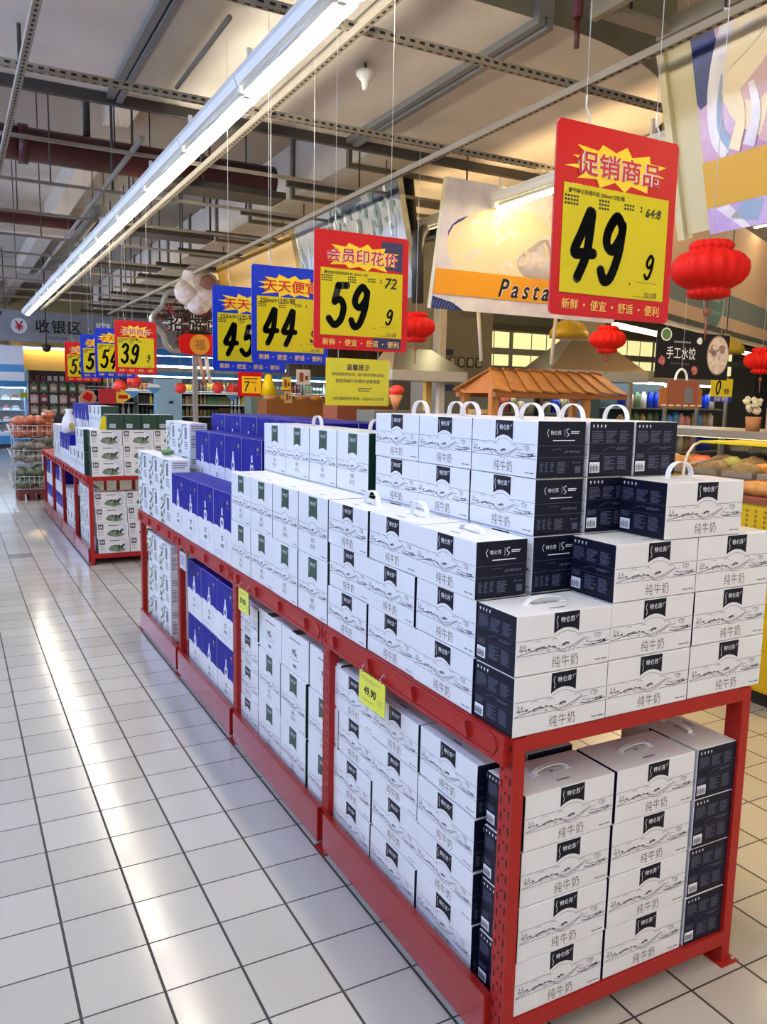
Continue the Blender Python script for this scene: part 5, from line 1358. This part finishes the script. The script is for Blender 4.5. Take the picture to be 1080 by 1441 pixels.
for k in range(4):
    for q in range(6):
        t = thing('meat_pack', 'wrapped meat pack on the %s shelf of the far-left chiller' % ['lowest', 'second', 'third', 'top'][k], 'meat pack', (.38 + .24 * q, 23.6 + .24 + .08 * k, (.42, .72, 1.02, 1.30)[k]), 0, 'wrapped meat packs on the %s chiller shelf' % ['lowest', 'second', 'third', 'top'][k])
        mb = MB(); mb.bbox(-.10, -.1, 0, .10, .1, .05, 'fridge_white', .01); mb.build('tray', t)
        mb = MB(); mb.ico((0, 0, .07), 1, ['food_red', 'goods_pink', 'meat', 'goods_white'][(q + k) % 4], 2, (.095, .095, .06), .08); mb.build('meat', t)
mb = MB(); mb.box(-.4, 20.5, 1.75, 1.55, 20.6, 2.55, 'sign_white'); mb.plane(rect(-.4, 1.95, 1.55, 2.12), (0, 20.499, 0), X, Z, 'fridge_blue'); mb.tube([(1.2, 20.55, 2.55), (1.2, 20.55, 4.7)], .01, 'rod_dark'); solo(mb, 'chiller_header', 'white header board with blue stripe above the far chiller', 'header board')
t = thing('price_card', 'small yellow price card at the far chiller edge', 'price tag', (1.62, 23.0, 1.36)); mb = MB(); mb.box(0, 0, 0, .36, .01, .12, 'sign_yellow'); mb.build('card', t); mb = MB(); mb.tube([(.05, .005, 0), (.05, .1, -.9), (.05, .3, -1.36)], .008, 'steel', 5); mb.build('stand', t)
# goods shelves along the back
GOODS = ['goods_red', 'goods_brown', 'goods_olive', 'goods_tan', 'goods_white', 'goods_green', 'goods_black', 'goods_yellow']
def bottle_mesh(m, kind):
    mb = MB()
    if kind == 0: mb.lathe([(.035, 0), (.04, .02), (.04, .15), (.015, .20), (.015, .26), (.0, .262)], m, 8)
    elif kind == 1: mb.lathe([(.045, 0), (.048, .03), (.048, .13), (.04, .15), (.0, .155)], m, 8)
    else: mb.bbox(-.05, -.03, 0, .05, .03, .20, m, .008)
    return mb.mesh(['bottle', 'jar', 'packet'][kind])
GM = [(bottle_mesh(m, k), ['bottle', 'jar', 'packet'][k], m[6:]) for m in GOODS for k in range(3)]
def shelf_unit(x, y, w, h, levels, label, short, seed, depth=.45, n=10, canopy=None):
    t = thing('goods_shelf', label, 'shelf', (x, y, 0), 0, 'goods shelves along the back of the store')
    mb = MB(); mb.box(0, depth - .03, 0, w, depth, h, 'goods_black'); mb.build('back_panel', t)
    for xx in (0, w - .03):
        mb = MB(); mb.box(xx, 0, 0, xx + .03, depth, h, 'steel_dull'); mb.build('upright', t)
    R = random.Random(seed)
    for k in range(levels):
        z = .95 + (h - 1.05) * k / max(levels - 1, 1) - (0 if k < levels - 1 else .26)
        mb = MB(); mb.box(0, 0, z - .03, w, depth - .03, z, 'steel_dull', {'-y': 'goods_white'}); mb.build('shelf_board', t)
        run = R.randrange(len(GM)); name = None
        for q in range(n):
            if q % 3 == 0: run = R.randrange(len(GM))
            me, nm, hue = GM[run]
            o = bpy.data.objects.new(nm, me); COL.objects.link(o); o.location = (x + w * (q + .5) / n, y + .12, z); o.scale = (1, 1, 1.12)
            
            tag(o, '%s %s on the %s board of the %s' % (hue, nm, (['lowest', 'second', 'third', 'top'])[k], short), nm, '%s %ss on the %s board of the %s' % (hue, nm, (['lowest', 'second', 'third', 'top'])[k], short))
    if canopy:
        mb = MB(); mb.box(-.02, -.25, h, w + .02, depth, h + .12, canopy); mb.build('canopy', t)
        mb = MB(); mb.box(0, -.24, h - .03, w, -.18, h, 'lamp_fridge'); mb.build('canopy_lamp', t)
for k in range(2):
    shelf_unit(1.75 + 1.35 * k, 22.0, 1.30, 2.05, 4, 'dark goods shelf behind the far rack below the mustard panel, %s' % ['left one', 'right one'][k], '%s dark shelf behind the far rack' % ['left', 'right'][k], 30 + k, n=9)
for k, x in enumerate((4.3, 5.85, 7.4, 8.95, 10.5)):
    shelf_unit(x, 21.6, 1.5, 1.98, 4, 'goods shelf with lit canopy along the back wall, %s from the left' % ['first', 'second', 'third', 'fourth', 'fifth'][k], '%s lit back shelf from the left' % ['first', 'second', 'third', 'fourth', 'fifth'][k], 40 + k, n=14, canopy='fridge_blue')
t = thing('end_panel', 'pale blue shelf end panel with a small dark label', 'panel', (4.20, 18.9, 0)); mb = MB(); mb.box(0, 0, 0, .58, .3, 1.86, 'panel_blue'); mb.build('panel', t); mb = MB(); mb.box(.28, -.006, 1.30, .38, 0, 1.36, 'dark_metal'); mb.build('label_plate', t)
for k, (z, w_) in enumerate(((2.25, 4.4), (2.55, 5.2))):
    t = thing('strip_lamp', 'long thin white lamp over the far shelves, %s one' % ['lower', 'upper'][k], 'light', (4.4, 22.6 + .8 * k, z)); mb = MB(); mb.box(0, 0, 0, w_, .06, .05, 'lamp_fridge'); mb.build('tube', t); mb = MB(); mb.box(0, -.02, .05, w_, .3, .30, 'flag_blue' if k == 0 else 'fridge_blue'); mb.build('valance', t)
    for s_ in (.3, w_ - .3):
        mb = MB(); mb.tube([(s_, .1, .3), (s_, .1, 4.7 - z)], .01, 'rod_dark', 5); mb.build('hanger_rod', t)
mb = MB(); mb.box(4.0, 24.8, 1.9, 14, 24.9, 4.7, 'wall_brown'); struct(mb, 'wall_upper_back')
t = thing('pouch_board', 'black board of hanging snack pouches at the left end of the back shelves', 'display board', (1.66, 20.9, 0))
mb = MB(); mb.box(0, 0, .1, 1.32, .05, 1.78, 'goods_black'); mb.build('board', t)
mb = MB(); mb.box(-.1, -.2, 0, 1.42, .3, .1, 'fridge_dark'); mb.build('foot', t)
R = random.Random(31)
for i in range(6):
    for j in range(3):
        m = ['goods_tan', 'goods_pink', 'goods_olive', 'goods_red', 'goods_green', 'goods_white'][(i * 2 + j) % 6]
        mb = MB(); mb.bbox(-.085, -.055, 0, .085, -.002, .20, m, .02); mb.box(-.05, -.057, .06, .05, -.054, .13, 'goods_white'); mb.box(-.01, -.03, .19, .01, .0, .23, 'steel')
        solo(mb, 'snack_pouch', '%s snack pouch hanging on the black board, %s row' % (m[6:], ['lowest', 'middle', 'top'][j]), 'pouch', (1.66 + .12 + .215 * i, 20.9, .98 + .26 * j), 0, '%s snack pouches in the %s board row' % (m[6:], ['lowest', 'middle', 'top'][j]))
# festive balls and little flags on the shelf tops
for k, (x, y, z, r) in enumerate(((2.62, 14.6, 1.63, .115), (2.88, 14.7, 1.72, .125), (3.72, 14.8, 1.62, .105), (4.48, 15.0, 1.65, .11), (4.76, 15.0, 1.63, .11), (5.85, 15.4, 1.56, .11))):
    t = thing('red_ball', 'red paper ball over the far shelves, %s from the left' % ORD[k], 'paper ball', (x, y, z), 0, 'red paper balls over the far shelves')
    mb = MB(); mb.ico((0, 0, 0), r, 'balloon_red', 3, (1, 1, .95), .03); mb.build('ball', t)
    mb = MB(); mb.tube([(0, 0, r * .9), (0, 0, hang_z(x, y) - z)], .002, 'wire_white', 4); mb.build('string', t)
for k, (x, y, z) in enumerate(((2.80, 14.4, 1.55), (3.18, 14.5, 1.62), (4.70, 14.8, 1.52), (6.30, 15.0, 1.52), (7.6, 15.0, 1.48))):
    t = thing('paper_pennant', 'small blue and white paper pennant over the far shelves, %s from the left' % ORD[k], 'pennant', (x, y, z), .2, 'paper pennants over the far shelves')
    mb = MB(); mb.prism([(0, -.12), (.14, 0), (-.14, 0)], (0, 0, 0), X, Z, (0, .01, 0), 'flag_blue'); mb.prism([(-.14, 0), (.14, 0), (.08, .05), (-.08, .05)], (0, 0, 0), X, Z, (0, .01, 0), 'white_print'); mb.build('pennant_card', t)
    mb = MB(); mb.tube([(0, 0, .05), (0, 0, hang_z(x, y) - z)], .002, 'wire_white', 4); mb.build('string', t)
# fancy stall sign with the fluffy head
t = thing('stall_sign', 'fluffy white head over a red lattice stall sign with steel ring', 'sign', (2.58, 10.5, 1.649))
t.scale = (.76, .76, .76)
mb = MB(); 
ring = [(.55 * math.cos(math.radians(a)) * (1 + .10 * math.cos(math.radians(6 * a))) + .22, 0, 1.02 + .50 * math.sin(math.radians(a)) * (1 + .10 * math.cos(math.radians(6 * a)))) for a in range(0, 361, 8)]
mb.tube(ring, .045, 'ring_steel', 10, caps=False); mb.build('ring', t)
mb = MB()
for a, b_ in (((-.25, .75), (.35, 1.35)), ((-.05, .62), (.62, 1.25)), ((-.28, 1.05), (.10, 1.42)), ((-.20, 1.35), (.40, .62)), ((.05, 1.42), (.66, .85)), ((-.30, 1.12), (.18, .62)), ((.3, 1.4), (.74, 1.02)), ((-.1, 1.3), (.1, 1.02)), ((.1, 1.02), (.5, 1.02)), ((.35, 1.35), (.5, 1.0))):
    mb.tube([(a[0], .01, a[1]), (b_[0], .01, b_[1])], .014, 'lattice_red', 6)
mb.build('lattice', t)
mb = MB(); R = random.Random(9)
for dx_, dz_, r_ in ((.0, .12, .26), (-.16, -.08, .22), (.12, -.10, .24), (.02, -.22, .22), (.20, .10, .16)): mb.ico((.36 + dx_, -.08, 1.58 + dz_), r_, 'fluff_white', 3, (1, .75, 1), .02)
mb.build('fluffy_head', t)
mb = MB(); mb.ico((.50, -.26, 1.66), .13, 'fluff_brown', 2, (1.2, .5, .9), .12); mb.build('brown_patch', t)
mb = MB()
for ch_, x_, z_ in (('招', 0, .98), ('牌', .34, 1.02), ('卤', .66, 1.0)): mb.plane(mv(text2(ch_, h=.26, bold=.10), x_, z_), (0, -.055, 0), X, Z, 'white_print')
mb.plane(mv(text2('招', h=.26, bold=.03), .0, .98), (0, -.06, 0), X, Z, 'ink_black'); mb.plane(mv(text2('牌', h=.27, bold=.03), .34, 1.02), (0, -.06, 0), X, Z, 'ink_black'); mb.plane(mv(text2('卤', h=.26, bold=.03), .66, 1.0), (0, -.06, 0), X, Z, 'ink_black')
mb.tube([(-.2, -.02, .98), (.85, -.02, 1.0)], .02, 'ring_steel', 6); mb.build('lettering', t)
mb = MB(); mb.prism(rrect(.05, .48, .85, .82, .12), (0, -.07, 0), X, Z, (0, .03, 0), 'lantern_red'); mb.build('red_plaque', t)
mb = MB(); mb.prism(disc2(.40, .65, .17, n=24)[0], (0, -.09, 0), X, Z, (0, .02, 0), 'coin_gold'); mb.plane(mv(text2('福', h=.18, bold=.02), .40, .65), (0, -.092, 0), X, Z, 'wood_dark'); mb.build('gold_coin', t)
mb = MB(); mb.box(.30, 0, -2.165, .38, .06, .5, 'ring_steel'); mb.tube([(.40, -.02, .46), (.45, -.02, .2), (.5, -.02, 0)], .035, 'vase_tan', 8); mb.tube([(.52, -.02, .46), (.55, -.02, .2), (.6, -.02, 0)], .035, 'dumpling', 8); mb.build('stand_leg', t)
# small signs and things seen over the blue cartons
t = thing('price_sign', 'small red and yellow sign showing a 7 over the blue cartons', 'sign', (4.22, 13.0, 1.50), 0); mb = MB(); mb.box(0, 0, 0, .42, .01, .40, 'sign_red'); mb.box(.07, -.004, .05, .40, 0, .33, 'burst_yellow'); mb.plane(digit2('7', .10, .08, .09, .17, .02), (0, -.006, 0), X, Z, 'ink_black'); mb.plane(join([rect(.10, .28, .34, .30), rect(.22, .22, .32, .235), rect(.29, .08, .31, .16)]), (0, -.006, 0), X, Z, 'wood_red'); mb.build('board', t); mb = MB(); wire(mb, .2, .40, 1.798); mb.build('hanging_wire', t)
t = thing('cone_lamp', 'glowing yellow cone lamp beside the small red 7 sign', 'lamp', (4.75, 13.0, 1.52)); mb = MB(); mb.lathe([(.13, 0), (.10, .18), (.05, .34), (.0, .36)], 'sign_yellow', 16); mb.build('shade', t); mb = MB(); mb.tube([(0, 0, .3), (0, 0, 4.7 - 1.52)], .005, 'rod_dark', 5); mb.build('cord', t)
t = thing('shop_column', 'pale grey-green column panel behind the cone lamp', 'column', (5.2, 15.2, 0)); mb = MB(); mb.box(0, 0, 0, .75, .4, 1.62, 'logo_green'); mb.build('panel', t); mb = MB(); mb.box(.28, -.006, 1.38, .48, 0, 1.58, 'sign_red'); mb.box(.31, -.009, 1.42, .45, -.006, 1.50, 'white_print'); mb.build('red_label', t)
for k, (x, z, w_, h_, m) in enumerate(((5.08, 1.62, .16, .22, 'burst_yellow'), (5.12, 1.40, .14, .20, 'wall_cream'), (5.34, 1.72, .26, .26, 'poster_pale'))):
    mb = MB(); mb.box(0, 0, 0, w_, .01, h_, m); mb.plane(join([rect(w_ * .2, h_ * .2, w_ * .5, h_ * .8), rect(w_ * .6, h_ * .3, w_ * .85, h_ * .6)]), (0, -.001, 0), X, Z, 'wood_red'); mb.tube([(w_ / 2, .005, h_), (w_ / 2, .005, 4.70 - z)], .002, 'wire_white', 4)
    solo(mb, 'hanging_card', ['small yellow hanging card near the cone lamp', 'small cream hanging card below the yellow one', 'pale hanging card under the blue 44.9 sign'][k], 'card', (x, 13.2, z), 0)
t = thing('fruit_display', 'row of orange glowing bread baskets under the blue signs', 'display', (5.05, 13.9, 0)); mb = MB(); mb.box(0, 0, 0, 1.5, .5, 1.45, 'wood_dark'); mb.build('stand', t)
for k in range(5):
    mb = MB(); mb.ico((.15 + .3 * k, .2, 1.48), 1, 'coin_gold' if k % 2 else 'vase_tan', 2, (.14, .12, .07), .12); mb.build('basket', t)
t = thing('cardboard_stand', 'brown display stand of pink packs behind the yellow notice', 'display', (4.92, 10.6, 0)); mb = MB(); mb.box(0, 0, 0, .9, .5, 1.42, 'wood_red'); mb.build('stand', t)
for k in range(6):
    mb = MB(); mb.bbox(.04 + .145 * k, -.02, 1.42, .16 + .145 * k, .12, 1.58, ['goods_pink', 'goods_white', 'goods_yellow'][k % 3], .01); mb.build('pack', t)
t = thing('cone_display', 'red flower top in a tan cone near the left hood', 'decoration', (4.05, 7.3, 1.38)); mb = MB(); mb.lathe([(.02, 0), (.07, .16)], 'vase_tan', 12); mb.build('cone', t); mb = MB(); mb.ico((0, 0, .20), .075, 'balloon_red', 2, (1, 1, .8), .2); mb.build('flower', t); mb = MB(); mb.box(-.3, -.1, -1.38, .3, .3, 0, 'steel_dull'); mb.build('stand', t)
# baskets at the aisle end of the far rack
t = thing('wire_basket_stand', 'tiered wire basket stand on a red pallet at the far rack end', 'basket stand', (.78, 12.1, 0))
mb = MB()
for x, w_ in ((.02, .10), (.16, .10), (.30, .12)): mb.box(x - .02, 0, 0, x + w_ - .04, .55, .09, 'pallet_red')
mb.box(0, 0, .09, .46, .55, .14, 'pallet_red'); mb.build('pallet', t)
for k, z in enumerate((.16, .52, .86)):
    mb = MB()
    for dz, e in ((0, .0), (.10, .03), (.18, .06)):
        mb.tube([(-.03 - e, -.02 - e, z + dz), (.48, -.02 - e, z + dz), (.48, .5, z + dz), (-.03 - e, .5, z + dz), (-.03 - e, -.02 - e, z + dz)], .004, 'basket_wire', 5)
    for q in range(9): mb.tube([(-.03 + .06 * q, -.02, z), (-.045 + .062 * q, -.08, z + .18)], .003, 'basket_wire', 4)
    for q in range(8): mb.tube([(-.03, .0 + .06 * q, z), (-.09, .0 + .06 * q, z + .18)], .003, 'basket_wire', 4)
    mb.build('basket', t)
for x, y in ((-.03, 0), (.48, 0), (-.03, .5), (.48, .5)):
    mb = MB(); mb.tube([(x, y, .12), (x, y, 1.05)], .006, 'basket_wire', 5); mb.build('upright', t)
R = random.Random(14)
for k, z in enumerate((.17, .53, .87)):
    m = ['packet_green', 'packet_grey', 'packet_red'][k]
    for q in range(16):
        mb = MB(); mb.ico((0, 0, 0), 1, m, 2, (.105, .09, .06), .25)
        o = solo(mb, 'snack_packet', '%s snack packet heaped in the %s wire basket' % (['green', 'grey-brown', 'orange-red'][k], ['lowest', 'middle', 'top'][k]), 'packet', (.82 + .13 * (q % 4), 12.14 + .15 * ((q // 4) % 3), z + .06 + .085 * (q // 5) + R.uniform(0, .02)), R.random() * 3, 'snack packets in the %s wire basket' % ['lowest', 'middle', 'top'][k])
        o.rotation_euler.x = R.uniform(-.5, .5)
# promotional pieces on top of the far rack
t = thing('promo_stand', 'red and yellow arrow-shaped promotion card standing on the far rack', 'promotion card', (1.30, 9.0, 1.385))
t.scale = (.55, .55, .8)
mb = MB(); mb.box(.18, 0, 0, .50, .05, .20, 'ink_red'); mb.build('red_box', t)
mb = MB(); mb.prism([(.50, .02), (.60, .02), (.60, .0), (.80, .10), (.60, .20), (.60, .16), (.50, .16)], (0, 0, 0), X, Z, (0, .02, 0), 'burst_yellow'); mb.prism([(.54, .07), (.72, .07), (.72, .12), (.54, .12)], (0, -.002, 0), X, Z, (0, .004, 0), 'sign_red'); mb.build('arrow', t)
mb = MB(); mb.prism(blob2(-.02, .08, .15, .10, 14, .12, 2)[0], (0, 0, 0), X, Z, (0, .02, 0), 'vase_tan'); mb.prism(blob2(-.02, .09, .09, .06, 10, .2, 3)[0], (0, -.004, 0), X, Z, (0, .004, 0), 'lantern_red'); mb.build('front_card', t)
mb = MB(); mb.tube([(.35, .02, .2), (.35, .02, .48)], .014, 'white_print', 6); mb.tube([(.44, .02, .2), (.44, .02, .48)], .014, 'white_print', 6); mb.build('post', t)
t = thing('wrapped_gift', 'white wrapped gift pouch with green print on the far rack edge', 'gift pack', (1.06, 8.72, 1.082))
t.scale = (.8, .8, .8); mb = MB(); mb.lathe([(.02, 0), (.085, .02), (.10, .10), (.075, .20), (.035, .27), (.05, .31), (.0, .315)], 'card_white', 14); mb.build('pouch', t); mb = MB(); mb.plane(blob2(.02, .09, .04, .05, 10, .2, 4), (0, -.101, 0), X, Z, 'print_gold'); mb.build('print', t)
t = thing('yellow_wedge', 'small yellow folded price wedge on the far rack end', 'price tag', (1.13, 7.30, 1.183)); mb = MB(); mb.prism([(0, 0), (.055, 0), (.055, .11), (.03, .12)], (0, 0, 0), X, Z, (0, .03, 0), 'sign_yellow'); mb.build('card', t)
mb = MB(); mb.ico((0, 0, .02), 1, 'herb', 2, (.035, .05, .016), .3); solo(mb, 'herb_tuft', 'green leafy trim lying on the plant-print cartons', 'decoration', (1.08, 4.6, 1.148))
